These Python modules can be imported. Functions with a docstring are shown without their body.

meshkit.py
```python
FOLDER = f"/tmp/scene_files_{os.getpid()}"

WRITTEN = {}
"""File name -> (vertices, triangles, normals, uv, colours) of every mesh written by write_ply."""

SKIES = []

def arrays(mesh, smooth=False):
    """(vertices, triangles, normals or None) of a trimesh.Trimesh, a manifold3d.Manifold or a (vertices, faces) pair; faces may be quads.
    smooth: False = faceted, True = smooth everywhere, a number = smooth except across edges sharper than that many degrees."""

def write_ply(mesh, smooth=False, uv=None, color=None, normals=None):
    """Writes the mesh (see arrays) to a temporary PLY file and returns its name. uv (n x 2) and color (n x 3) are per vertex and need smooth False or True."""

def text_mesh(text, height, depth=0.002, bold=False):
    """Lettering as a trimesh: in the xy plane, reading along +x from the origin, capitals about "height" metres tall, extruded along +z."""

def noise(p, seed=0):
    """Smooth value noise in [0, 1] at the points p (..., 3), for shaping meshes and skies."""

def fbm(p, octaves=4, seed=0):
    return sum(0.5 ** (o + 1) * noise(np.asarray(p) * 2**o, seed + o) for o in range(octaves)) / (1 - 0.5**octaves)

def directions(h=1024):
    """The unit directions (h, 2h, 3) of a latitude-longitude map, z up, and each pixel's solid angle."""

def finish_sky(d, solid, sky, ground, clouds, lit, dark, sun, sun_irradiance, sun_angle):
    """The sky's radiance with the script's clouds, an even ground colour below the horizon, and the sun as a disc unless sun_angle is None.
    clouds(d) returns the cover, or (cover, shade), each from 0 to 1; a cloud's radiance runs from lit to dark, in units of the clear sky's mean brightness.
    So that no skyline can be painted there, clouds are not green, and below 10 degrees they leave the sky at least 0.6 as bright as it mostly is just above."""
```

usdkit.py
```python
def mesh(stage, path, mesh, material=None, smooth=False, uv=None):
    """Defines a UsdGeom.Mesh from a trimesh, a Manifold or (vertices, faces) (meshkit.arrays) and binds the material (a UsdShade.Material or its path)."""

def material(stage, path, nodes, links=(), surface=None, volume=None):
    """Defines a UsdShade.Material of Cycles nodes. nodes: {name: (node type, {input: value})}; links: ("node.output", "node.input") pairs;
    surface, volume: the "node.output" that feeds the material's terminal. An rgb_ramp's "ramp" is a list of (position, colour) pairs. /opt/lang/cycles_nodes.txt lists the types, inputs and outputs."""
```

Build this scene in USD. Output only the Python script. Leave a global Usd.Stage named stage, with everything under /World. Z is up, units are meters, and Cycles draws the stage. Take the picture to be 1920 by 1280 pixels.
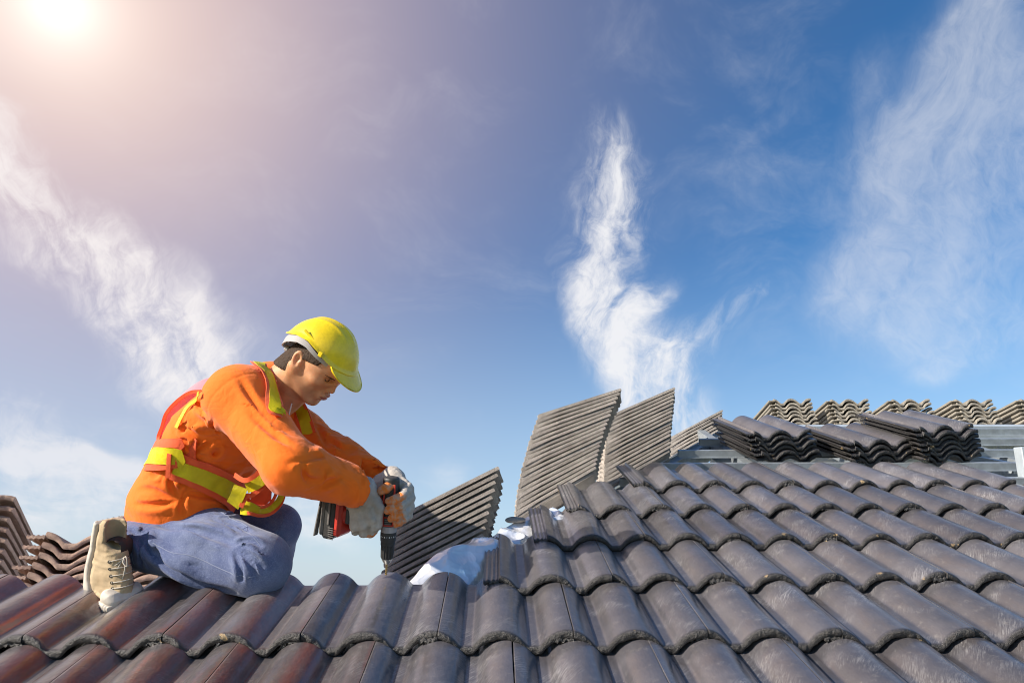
import math, random
import numpy as np
import trimesh
from scipy.spatial import cKDTree
import usdkit, meshkit
from pxr import Usd, UsdGeom, UsdLux, UsdShade, Gf, Sdf, Vt

stage = Usd.Stage.CreateInMemory()
UsdGeom.Xform.Define(stage, '/World'); UsdGeom.Scope.Define(stage, '/World/Looks')
rng = np.random.default_rng(7); random.seed(7)

# ------------------------------------------------------------------ frames
ALPHA = math.radians(25.0)                     # pitch of the front roof slope
BASE = 5.2                                     # height of the roof plane's origin over the ground
RS = np.array([0, math.cos(ALPHA), math.sin(ALPHA)])      # up the slope
RN = np.array([0, -math.sin(ALPHA), math.cos(ALPHA)])     # slope normal
RU = np.array([1.0, 0, 0])                                # along the eaves
O = np.array([0, 0, BASE])
def RP(u, v, n=0.0):                           # roof coordinates -> world
    return O + u * RU + v * RS + n * RN
YAW, PIT, ROL, CH = 0.0224, -0.0778, 0.0036, 0.8092
def _cam():
    cy, sy, cp, sp = math.cos(YAW), math.sin(YAW), math.cos(PIT), math.sin(PIT)
    f, r = np.array([sy * cp, cy * cp, sp]), np.array([cy, -sy, 0])
    up = np.cross(r, f)
    r, up = math.cos(ROL) * r + math.sin(ROL) * up, -math.sin(ROL) * r + math.cos(ROL) * up
    W = np.stack([RU, RS, RN])
    return r @ W, up @ W, f @ W
CR, CU, CF = _cam()
CO = RP(0, 0, CH)
FPX = 1280.0
def CP(x, y, z):                               # metres right, up, ahead of the eye -> world
    return CO + np.multiply.outer(x, CR) + np.multiply.outer(y, CU) + np.multiply.outer(z, CF)
def P(px, py, z):                              # a point measured on the photograph at a distance ahead
    return CP((px - 960) / FPX * z, (640 - py) / FPX * z, z)
def PC(px, py, z):                             # the same, in eye coordinates
    return np.array([(px - 960) / FPX * z, (640 - py) / FPX * z, z])
def on_roof(px, py, n=0.0):                    # where the sight line meets the roof plane raised by n
    d = (px - 960) / FPX * CR + (640 - py) / FPX * CU + CF
    t = (n - CH) / (d @ RN)
    q = CO + t * d - O
    return q @ RU, q @ RS

# ------------------------------------------------------------------ camera, sky, sun, exposure
cam = UsdGeom.Camera.Define(stage, '/World/camera')
cam.CreateHorizontalApertureAttr(36.0); cam.CreateFocalLengthAttr(36.0 * FPX / 1920)
cam.CreateVerticalApertureAttr(24.0)
cam.CreateClippingRangeAttr(Gf.Vec2f(0.05, 5000))
m = Gf.Matrix4d(*[float(x) for x in (*CR, 0, *CU, 0, *(-CF), 0, *CO, 1)])
cam.AddTransformOp().Set(m)
cam.CreateExposureAttr(0.70)

SUN = np.array([-0.83, -0.42, 0.50]); SUN /= np.linalg.norm(SUN)
sun = UsdLux.DistantLight.Define(stage, '/World/sun')
sun.CreateIntensityAttr(1.25); sun.CreateAngleAttr(0.5); sun.CreateNormalizeAttr(True)
sun.CreateColorAttr(Gf.Vec3f(1.0, 0.91, 0.80))
_x = np.cross([0, 0, 1], SUN); _x /= np.linalg.norm(_x); _y = np.cross(SUN, _x)
sun.AddTransformOp().Set(Gf.Matrix4d(*[float(x) for x in (*_x, 0, *_y, 0, *SUN, 0, 0, 0, 20, 1)]))

class Graph:
    """Collects Cycles nodes."""
    def __init__(s): s.n, s.l, s.k = {}, [], 0
    def add(s, kind, out, inputs=None, **links):
        s.k += 1; name = f"n{s.k}"
        s.n[name] = (kind, inputs or {})
        for key, src in links.items():
            if isinstance(src, str): s.l.append((src, f"{name}.{key}"))
            else: s.n[name][1][key] = src
        return f"{name}.{out}"
    def math(s, op, a, b=0.5, c=0.0, clamp=False):
        return s.add('math', 'value', {'math_type': op, 'use_clamp': clamp}, value1=a, value2=b, value3=c)
    def vmath(s, op, a, b=(0, 0, 0), out='vector', **k):
        return s.add('vector_math', out, {'math_type': op}, vector1=a, vector2=b, **k)
    def mixc(s, fac, a, b, kind='mix'):
        return s.add('mix_color', 'result', {'blend_type': kind}, fac=fac, a=a, b=b)
    def noise(s, vec, scale, detail=4, rough=0.55, dist=0.0, out='fac'):
        return s.add('noise_texture', out, {'scale': scale, 'detail': detail, 'roughness': rough, 'distortion': dist}, vector=vec)
    def ramp(s, fac, stops):
        return s.add('rgb_ramp', 'color', {'ramp': stops}, fac=fac)
    def rng(s, v, a, b, c, d, kind='linear'):
        return s.add('map_range', 'result', {'range_type': kind, 'clamp': True}, value=v, from_min=a, from_max=b, to_min=c, to_max=d)

def sky_material():
    g = Graph()
    rot = math.atan2(SUN[0], SUN[1]); el = math.asin(SUN[2])
    d = g.add('texture_coordinate', 'generated')
    sky = g.add('sky_texture', 'color', {'sky_type': 'single_scattering', 'sun_disc': False, 'sun_elevation': el, 'sun_rotation': rot,
                                         'altitude': 200.0, 'air_density': 1.0, 'aerosol_density': 1.0, 'ozone_density': 2.2})
    sky = g.add('hsv', 'color', {'hue': 0.5, 'saturation': 1.38, 'value': 0.88, 'fac': 1.0}, color=sky)
    # directions of the sky as longitude and latitude about the way the roof faces (radians)
    xyz = g.add('separate_xyz', 'x', vector=d); base = xyz[:-2]
    lon = g.math('arctan2', base + '.x', base + '.y')
    lat = g.math('arcsine', base + '.z')
    ll = g.add('combine_xyz', 'vector', x=lon, y=lat, z=0.0)
    def lonlat(px, py):
        w = (px - 960) / FPX * CR + (640 - py) / FPX * CU + CF
        w /= np.linalg.norm(w)
        return math.atan2(w[0], w[1]), math.asin(w[2])
    # wispy texture, stretched and warped
    warp = g.noise(ll, 3.0, 3, 0.5, out='color')
    wv = g.vmath('multiply_add', warp, (0.22, 0.22, 0.0), vector3=ll)
    wv2 = g.vmath('multiply_add', g.noise(ll, 9.0, 4, 0.6, out='color'), (0.035, 0.035, 0.0), vector3=ll)
    warped = g.vmath('add', ll, g.vmath('scale', g.vmath('subtract', g.vmath('add', wv, wv2), g.vmath('scale', ll, scale=2.0)), scale=1.0))
    def fibre(ang, sx, sy, seed):
        v = g.add('mapping', 'vector', {'mapping_type': 'point', 'rotation': (0, 0, -ang), 'location': (seed, seed * 0.7, 0)}, vector=warped)
        v = g.vmath('multiply', v, (sx, sy, 1.0))
        return g.noise(v, 1.0, 7, 0.62, 0.25)
    def blob(a, b, w, soft=1.0):
        """a soft streak from pixel a to pixel b, half-width w pixels, as a patch of directions"""
        (l0, t0), (l1, t1) = lonlat(*a), lonlat(*b)
        c = ((l0 + l1) / 2, (t0 + t1) / 2); ang = math.atan2(t1 - t0, l1 - l0); half = math.hypot(l1 - l0, t1 - t0) / 2
        k = math.hypot(*(np.array(lonlat(c_[0] + 10, c_[1])) - np.array(lonlat(*c_)))) / 10 if (c_ := ((a[0] + b[0]) / 2, (a[1] + b[1]) / 2)) else 0
        v = g.vmath('subtract', warped, (c[0] + 0.1275, c[1] + 0.1275, 0.0))
        v = g.add('vector_rotate', 'vector', {'rotate_type': 'z_axis', 'angle': -ang, 'center': (0, 0, 0)}, vector=v)
        v = g.vmath('divide', v, (half + w * k * 0.5, w * k, 1.0))
        r = g.vmath('length', v, out='value')
        return g.rng(r, 0.0, 1.6, 1.0, 0.0, 'smoothstep'), ang
    def cloud(parts, fib, lo, hi, top, fw=0.28, f0=0.30, f1=0.68):
        tot = None
        for a, b, w, s in parts:
            e, _ = blob(a, b, w)
            e = g.math('multiply', e, s)
            tot = e if tot is None else g.math('add', tot, e)
        tot = g.math('minimum', tot, 1.25)
        f = g.math('multiply', tot, g.rng(g.math('add', g.math('multiply', fib, 1 - fw), g.math('multiply', fine, fw)), f0, f1, 0.0, 1.15))
        return g.rng(f, lo, hi, 0.0, top, 'smoothstep')
    fine = g.noise(g.vmath('multiply', warped, (38.0, 30.0, 1.0)), 1.0, 6, 0.68, 0.5)
    up = fibre(1.2, 3.2, 13.0, 3.1)
    diag = fibre(-0.95, 2.2, 11.0, 7.7)
    ndiag = fibre(0.90, 1.2, 4.6, 1.7)
    flat = fibre(0.05, 2.2, 9.0, 5.3)
    covers = [
        cloud([((1120, 290), (1120, 480), 75, 0.8), ((1150, 270), (1160, 420), 65, 0.6), ((1105, 500), (1115, 600), 60, 0.8), ((1140, 560), (1240, 780), 75, 0.95), ((1230, 520), (1180, 620), 35, 0.7), ((1250, 690), (1260, 800), 100, 0.85), ((1170, 740), (1350, 790), 60, 0.6), ((1090, 200), (1150, 300), 60, 0.3),
               ((1260, 650), (1420, 590), 45, 0.7), ((1240, 700), (1265, 800), 60, 0.8), ((1130, 420), (1140, 620), 90, 0.35)], up, 0.05, 1.15, 0.92, 0.34, 0.33, 0.70),
        cloud([((-40, 250), (60, 340), 90, 1.0), ((-60, 330), (90, 470), 110, 0.55), ((120, 430), (310, 600), 85, 1.0), ((230, 540), (400, 720), 80, 1.0), ((60, 420), (200, 520), 95, 0.5), ((300, 640), (470, 760), 110, 0.6)], diag, 0.04, 0.85, 0.94),
        cloud([((1620, 480), (1960, 100), 230, 1.0), ((1600, 600), (1980, 380), 190, 1.0), ((1800, 330), (1980, 180), 170, 0.8), ((1640, 250), (1900, -60), 120, 0.7), ((1700, 640), (1960, 560), 110, 0.8), ((1760, 90), (1900, -40), 60, 0.8), ((1500, 620), (1660, 500), 70, 0.5), ((1600, 130), (1640, 30), 40, 0.55), ((1690, 720), (1750, 680), 26, 0.9), ((1640, 660), (1900, 560), 80, 0.4)], ndiag, 0.02, 1.30, 0.46, 0.30, 0.26, 0.78),
        cloud([((-20, 830), (260, 870), 60, 0.8), ((-40, 900), (250, 970), 80, 0.95), ((-40, 740), (200, 800), 70, 0.7), ((60, 860), (330, 930), 60, 0.8), ((540, 960), (720, 1000), 60, 0.7), ((-30, 1010), (120, 960), 50, 0.6), ((580, 900), (720, 940), 50, 0.4), ((790, 900), (840, 850), 40, 0.6), ((560, 980), (700, 1010), 40, 0.4), ((110, 820), (300, 880), 26, 0.6), ((715, 140), (745, 240), 14, 0.22),
               ((250, 770), (330, 800), 50, 0.5)], flat, 0.10, 0.95, 0.64),
        # thin high cirrus all round the rest of the sky
        g.math('multiply', g.math('multiply', g.rng(g.noise(g.vmath('multiply', warped, (1.6, 3.0, 1.0)), 1.6, 7, 0.62, 0.4), 0.46, 0.78, 0.0, 0.36, 'smoothstep'), g.rng(fine, 0.25, 0.75, 0.25, 0.6)), g.rng(lat, 0.05, 0.35, 0.0, 1.0)),
    ]
    tot = covers[0]
    for c in covers[1:]:
        tot = g.math('maximum', tot, c)
    white = g.mixc(g.rng(lat, 0.0, 0.7, 0.0, 1.0), (SKY_WHITE * 1.0, SKY_WHITE * 1.0, SKY_WHITE * 1.02), (SKY_WHITE, SKY_WHITE * 1.01, SKY_WHITE * 1.03))
    # pale band of moist air near the horizon
    hz = g.rng(lat, -0.05, 0.50, 1.0, 0.0, 'smoothstep')
    hz = g.math('multiply', hz, 0.72)
    sky = g.mixc(hz, sky, (SKY_WHITE * 0.62, SKY_WHITE * 0.80, SKY_WHITE * 0.98))
    # sun-like warm glow painted into the sky high left; the sun stands elsewhere
    gd = (110 - 960) / FPX * CR + (640 - 10) / FPX * CU + CF; gd /= np.linalg.norm(gd)
    dot = g.vmath('dot_product', d, tuple(float(x) for x in gd), out='value')
    ang = g.math('arccosine', g.math('minimum', dot, 1.0))
    wide = g.math('exponent', g.math('multiply', g.math('power', g.math('divide', ang, 0.44), 1.5), -1.0))
    core = g.math('exponent', g.math('multiply', g.math('power', g.math('divide', ang, 0.036), 1.0), -1.0))
    mid = g.math('exponent', g.math('multiply', g.math('power', g.math('divide', ang, 0.16), 1.15), -1.0))
    col = g.mixc(g.math('multiply', wide, 0.84), sky, (SKY_WHITE * 0.92, SKY_WHITE * 0.66, SKY_WHITE * 0.62))
    col = g.mixc(g.math('multiply', mid, 0.75), col, (SKY_WHITE * 1.18, SKY_WHITE * 0.92, SKY_WHITE * 0.76))
    white = g.mixc(g.math('multiply', wide, 0.7), white, (SKY_WHITE * 1.05, SKY_WHITE * 0.90, SKY_WHITE * 0.86))
    col = g.mixc(tot, col, white)
    col = g.mixc(g.math('multiply', core, 0.9), col, (SKY_WHITE * 1.7, SKY_WHITE * 1.6, SKY_WHITE * 1.5))
    bg = g.add('background_shader', 'background', {'strength': 0.11}, color=col)
    return usdkit.material(stage, '/World/Looks/sky_light', g.n, g.l, surface=bg)
SKY_WHITE = 5.2
sky = UsdLux.DomeLight.Define(stage, '/World/sky')
sky.GetPrim().SetCustomDataByKey('kind', 'structure')
UsdShade.MaterialBindingAPI.Apply(sky.GetPrim()).Bind(sky_material())
# ------------------------------------------------------------------ helpers
COUNT = {}
def path_for(name, parent='/World'):
    k = (parent, name); n = COUNT.get(k, 0); COUNT[k] = n + 1
    return f"{parent}/{name}" if n == 0 else f"{parent}/{name}_{n:03d}"
def tag(prim, label=None, category=None, group=None, kind=None):
    prim = prim.GetPrim() if hasattr(prim, 'GetPrim') else prim
    for k, v in (('label', label), ('category', category), ('group', group), ('kind', kind)):
        if v: prim.SetCustomDataByKey(k, v)
    return prim
def obj(name, mesh, mat, parent='/World', smooth=35, attrs=None):
    """Defines one Mesh prim; attrs are per-vertex floats (smooth must be True or False then)."""
    parent = parent if isinstance(parent, str) else str(parent.GetPath())
    p = path_for(name, parent)
    m = usdkit.mesh(stage, p, mesh, mat, smooth=smooth)
    for k, a in (attrs or {}).items():
        UsdGeom.PrimvarsAPI(m).CreatePrimvar(k, Sdf.ValueTypeNames.FloatArray, 'vertex').Set(Vt.FloatArray.FromNumpy(np.asarray(a, np.float32)))
    return m.GetPrim()
def xform(name, M=None, parent='/World'):
    x = UsdGeom.Xform.Define(stage, path_for(name, parent))
    if M is not None: x.AddTransformOp().Set(Gf.Matrix4d(*[float(q) for q in np.asarray(M).T.ravel()]))
    return x.GetPrim()
def place(prim, M):
    UsdGeom.Xformable(prim).AddTransformOp().Set(Gf.Matrix4d(*[float(q) for q in np.asarray(M).T.ravel()]))
def frame(o, x, y, z):
    M = np.eye(4); M[:3, 0], M[:3, 1], M[:3, 2], M[:3, 3] = x, y, z, o
    return M
def box(sx, sy, sz, c=(0, 0, 0), bev=0.0):
    if bev:
        import manifold3d as mf
        pts = []
        for a in (-1, 1):
            for b in (-1, 1):
                for d in (-1, 1):
                    for k in range(3):
                        s = np.array([sx, sy, sz]) / 2 - bev; s[k] += bev
                        pts.append(np.array([a, b, d]) * s)
        t = trimesh.Trimesh(np.array(pts)).convex_hull
    else:
        t = trimesh.creation.box((sx, sy, sz))
    t.apply_translation(c); return t
def bar(a, b, w, h, up=(0, 0, 1), bev=0.0):
    """a box beam from a to b, w wide and h high"""
    a, b, up = np.array(a, float), np.array(b, float), np.array(up, float)
    y = b - a; L = np.linalg.norm(y); y /= L; x = np.cross(y, up); x /= np.linalg.norm(x); z = np.cross(x, y)
    t = box(w, L, h, bev=bev); t.apply_transform(frame((a + b) / 2, x, y, z)); return t
def channel(a, b, w, h, t, up):
    """a cold-rolled hat section from a to b: crown, two webs and two flanges, open below"""
    a, b, up = np.array(a, float), np.array(b, float), np.array(up, float)
    y = b - a; y /= np.linalg.norm(y); x = np.cross(y, up); x /= np.linalg.norm(x); z = np.cross(x, y)
    prof = [(-w, 0), (-w * .55, 0), (-w * .45, h), (w * .45, h), (w * .55, 0), (w, 0)]
    inner = [(p - (t if p > 0 else -t) * 0, q - t) for p, q in prof]
    ring = prof + inner[::-1]
    V = np.array([o + p * x + q * z for o in (a, b) for p, q in ring]); n = len(ring); F = []
    for i in range(n):
        j = (i + 1) % n; F += [[i, j, n + j], [i, n + j, n + i]]
    for k in range(5):
        q = [k, k + 1, n - 2 - k, n - 1 - k]
        F += [[q[0], q[2], q[1]], [q[0], q[3], q[2]]]; q = [n + r for r in q]; F += [[q[0], q[1], q[2]], [q[0], q[2], q[3]]]
    tm = trimesh.Trimesh(V, F, process=False); tm.fix_normals(); return tm
def tube(pts, r, sides=8, caps=True):
    pts = np.asarray(pts, float); r = np.broadcast_to(r, (len(pts),))
    t = np.gradient(pts, axis=0); t /= np.linalg.norm(t, axis=1, keepdims=True) + 1e-12
    a = np.cross(t[0], [0.3, 0.2, 0.9]); a /= np.linalg.norm(a); A = []
    for k in range(len(pts)):
        a = a - (a @ t[k]) * t[k]; a /= np.linalg.norm(a); A.append(a)
    A = np.array(A); B = np.cross(t, A); th = np.arange(sides) * 2 * np.pi / sides
    V = (pts[:, None] + r[:, None, None] * (np.cos(th)[None, :, None] * A[:, None] + np.sin(th)[None, :, None] * B[:, None])).reshape(-1, 3)
    F = []
    for i in range(len(pts) - 1):
        for j in range(sides):
            k = (j + 1) % sides
            F += [[i * sides + j, i * sides + k, (i + 1) * sides + k], [i * sides + j, (i + 1) * sides + k, (i + 1) * sides + j]]
    if caps:
        V = np.vstack([V, pts[0], pts[-1]]); n = len(V)
        for j in range(sides):
            k = (j + 1) % sides
            F += [[n - 2, k, j], [n - 1, (len(pts) - 1) * sides + j, (len(pts) - 1) * sides + k]]
    return trimesh.Trimesh(V, F, process=False)
def catmull(pts, n=8):
    p = np.asarray(pts, float); p = np.vstack([2 * p[0] - p[1], p, 2 * p[-1] - p[-2]]); out = []
    for i in range(1, len(p) - 2):
        for s in np.linspace(0, 1, n, endpoint=False):
            a, b, c, d = p[i - 1], p[i], p[i + 1], p[i + 2]
            out.append(0.5 * ((2 * b) + (c - a) * s + (2 * a - 5 * b + 4 * c - d) * s * s + (-a + 3 * b - 3 * c + d) * s ** 3))
    out.append(p[-2]); return np.array(out)

# ------------------------------------------------------------------ roof materials
def plain(name, color, rough=0.5, metal=0.0, noise=0.0, scale=30.0, bump=0.0, bscale=120.0, spec=0.5, **extra):
    g = Graph(); pos = g.add('texture_coordinate', 'object'); col = tuple(color); kw = {}
    if noise:
        f = g.noise(pos, scale, 5, 0.6)
        col = g.ramp(f, [(0.25, tuple(c * (1 - noise) for c in color)), (0.75, tuple(min(1, c * (1 + noise)) for c in color))])
    if bump:
        kw['normal'] = g.add('bump', 'normal', {'distance': bump, 'strength': 1.0}, height=g.noise(pos, bscale, 4, 0.6))
    s = g.add('principled_bsdf', 'BSDF', {'metallic': metal, 'roughness': rough, 'specular_ior_level': spec, **extra}, base_color=col, **kw)
    return usdkit.material(stage, '/World/Looks/' + name, g.n, g.l, surface=s)

def tile_material(name, tint, gloss, wear, red=0.0):
    """painted concrete: dark satin paint with dusty scuffs; bare granular cement on the cut edges (primvar edge)"""
    g = Graph()
    pos = g.add('geometry', 'position'); ob = g.add('texture_coordinate', 'object')
    rnd = g.add('object_info', 'random')
    off = g.add('combine_xyz', 'vector', x=g.math('multiply', rnd, 7.3), y=g.math('multiply', rnd, 3.1), z=0.0)
    lv = g.vmath('add', ob, off)
    edge = g.add('attribute', 'fac', {'attribute': 'edge'})
    # broad mottling of the paint
    m1 = g.noise(lv, 9.0, 5, 0.6)
    c = g.ramp(m1, [(0.25, tuple(t * 0.72 for t in tint)), (0.5, tint), (0.78, tuple(t * 1.3 for t in tint))])
    # brown, thin paint along the roll's foot and on rub marks
    m2 = g.noise(g.vmath('multiply', lv, (1.0, 0.35, 1.0)), 22.0, 5, 0.62)
    c = g.mixc(g.rng(m2, 0.5, 0.75, 0.0, 0.55), c, (tint[0] * 1.25, tint[1] * 1.05, tint[2] * 0.86))
    # pale dusty scuffs: fine scratches in patches
    patch = g.rng(g.noise(lv, 7.5, 4, 0.6, 0.6), 0.50, 0.74, 0.0, 1.0)
    rot = g.add('mapping', 'vector', {'mapping_type': 'point', 'rotation': (0.2, 0.1, 0.75)}, vector=lv)
    scr = g.noise(g.vmath('multiply', rot, (420.0, 34.0, 60.0)), 1.0, 5, 0.68, 0.6)
    scr = g.rng(scr, 0.46, 0.72, 0.0, 1.0)
    sc = g.math('multiply', g.math('multiply', patch, scr), wear)
    c = g.mixc(sc, c, (0.40, 0.39, 0.38))
    dust = g.math('multiply', g.rng(g.noise(lv, 48.0, 6, 0.72), 0.58, 0.80, 0.0, 0.5), wear)
    c = g.mixc(dust, c, (0.30, 0.28, 0.25))
    spk = g.rng(g.noise(lv, 260.0, 2, 0.5), 0.75, 0.80, 0.0, 0.7)
    c = g.mixc(spk, c, (0.30, 0.28, 0.26))
    if red:  # red glow of light on the right flanks, painted into the base colour
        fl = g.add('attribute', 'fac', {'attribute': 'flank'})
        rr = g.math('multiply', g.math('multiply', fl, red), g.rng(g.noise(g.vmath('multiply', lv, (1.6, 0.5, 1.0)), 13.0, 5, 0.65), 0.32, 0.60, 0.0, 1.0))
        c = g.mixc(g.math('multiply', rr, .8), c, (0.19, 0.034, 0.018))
    # bare cement on the nose
    gr = g.noise(pos, 230.0, 4, 0.7)
    cem = g.ramp(gr, [(0.36, (0.006, 0.005, 0.004)), (0.60, (0.016, 0.013, 0.011)), (0.80, (0.13, 0.11, 0.085))])
    chip = g.rng(g.noise(pos, 24.0, 3, 0.5), 0.68, 0.70, 0.0, 1.0)
    cem = g.mixc(chip, cem, (0.30, 0.205, 0.095))
    c = g.mixc(edge, c, cem)
    tone = g.rng(rnd, 0.0, 1.0, 0.80, 1.20)
    c = g.vmath('multiply', c, g.add('combine_xyz', 'vector', x=tone, y=tone, z=tone))
    rough = g.math('add', g.rng(g.noise(g.vmath('multiply', lv, (1.0, 0.3, 1.0)), 24.0, 5, 0.65), 0.3, 0.75, gloss - 0.05, gloss + 0.17), g.math('multiply', sc, 0.3))
    rough = g.add('mix_float', 'result', fac=edge, a=rough, b=0.5)
    h1 = g.math('multiply', g.noise(g.vmath('multiply', lv, (1.0, 0.6, 1.0)), 110.0, 4, 0.55), 0.0011)
    h1 = g.math('add', h1, g.math('multiply', g.noise(lv, 26.0, 3, 0.5), 0.0022))
    h2 = g.math('multiply', g.noise(pos, 190.0, 4, 0.7), 0.007)
    hh = g.add('mix_float', 'result', fac=edge, a=h1, b=h2)
    nrm = g.add('bump', 'normal', {'distance': 1.0, 'strength': 0.75}, height=hh)
    s = g.add('principled_bsdf', 'BSDF', {'specular_ior_level': 0.8, 'coat_roughness': 0.16}, coat_weight=g.math('multiply', g.math('subtract', 1.0, edge), 0.35), base_color=c, roughness=rough, normal=nrm)
    return usdkit.material(stage, '/World/Looks/' + name, g.n, g.l, surface=s)

def raw_material(name, tint):
    """bare dusty concrete of the loose tiles' edges and undersides"""
    g = Graph(); pos = g.add('geometry', 'position')
    c = g.ramp(g.noise(pos, 14.0, 6, 0.65), [(0.3, tuple(t * 0.72 for t in tint)), (0.7, tuple(t * 1.22 for t in tint))])
    c = g.mixc(g.rng(g.noise(pos, 120.0, 4, 0.7), 0.5, 0.8, 0.0, 0.7), c, tuple(t * 0.5 for t in tint))
    c = g.mixc(g.rng(g.noise(pos, 60.0, 3, 0.6), 0.62, 0.75, 0.0, 0.5), c, tuple(min(1, t * 1.6) for t in tint))
    n = g.add('bump', 'normal', {'distance': 0.004, 'strength': 0.9}, height=g.noise(pos, 170.0, 5, 0.7))
    s = g.add('principled_bsdf', 'BSDF', {'roughness': 0.85, 'specular_ior_level': 0.3}, base_color=c, normal=n)
    return usdkit.material(stage, '/World/Looks/' + name, g.n, g.l, surface=s)

TILE = [tile_material('tile_paint_a', (0.076, 0.073, 0.079), 0.24, 0.9),
        tile_material('tile_paint_b', (0.088, 0.084, 0.090), 0.28, 1.0),
        tile_material('tile_paint_c', (0.065, 0.062, 0.068), 0.22, 0.75)]
TILE_RED_GLOW = [tile_material('tile_paint_red_glow_a', (0.080, 0.072, 0.074), 0.24, 0.6, 0.75), tile_material('tile_paint_red_glow_b', (0.090, 0.082, 0.083), 0.25, 0.5, 0.6)]  # left-hand tiles, with a red glow put into their colour
RAW = [raw_material('raw_tile_a', (0.33, 0.295, 0.255)), raw_material('raw_tile_b', (0.36, 0.32, 0.28)), raw_material('raw_tile_c', (0.29, 0.258, 0.225))]
RAW_RED = [raw_material('raw_brown_a', (0.30, 0.20, 0.155)), raw_material('raw_brown_b', (0.34, 0.235, 0.18))]
RAW_BACK = [raw_material('raw_back_a', (0.30, 0.272, 0.222)), raw_material('raw_back_b', (0.27, 0.245, 0.20))]
STEEL = plain('galvanised_steel', (0.36, 0.40, 0.43), 0.42, 0.55, 0.25, 18.0, 0.0006, 40.0)
STEEL_B = plain('pale_coated_steel', (0.50, 0.56, 0.60), 0.40, 0.35, 0.18, 9.0)

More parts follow.
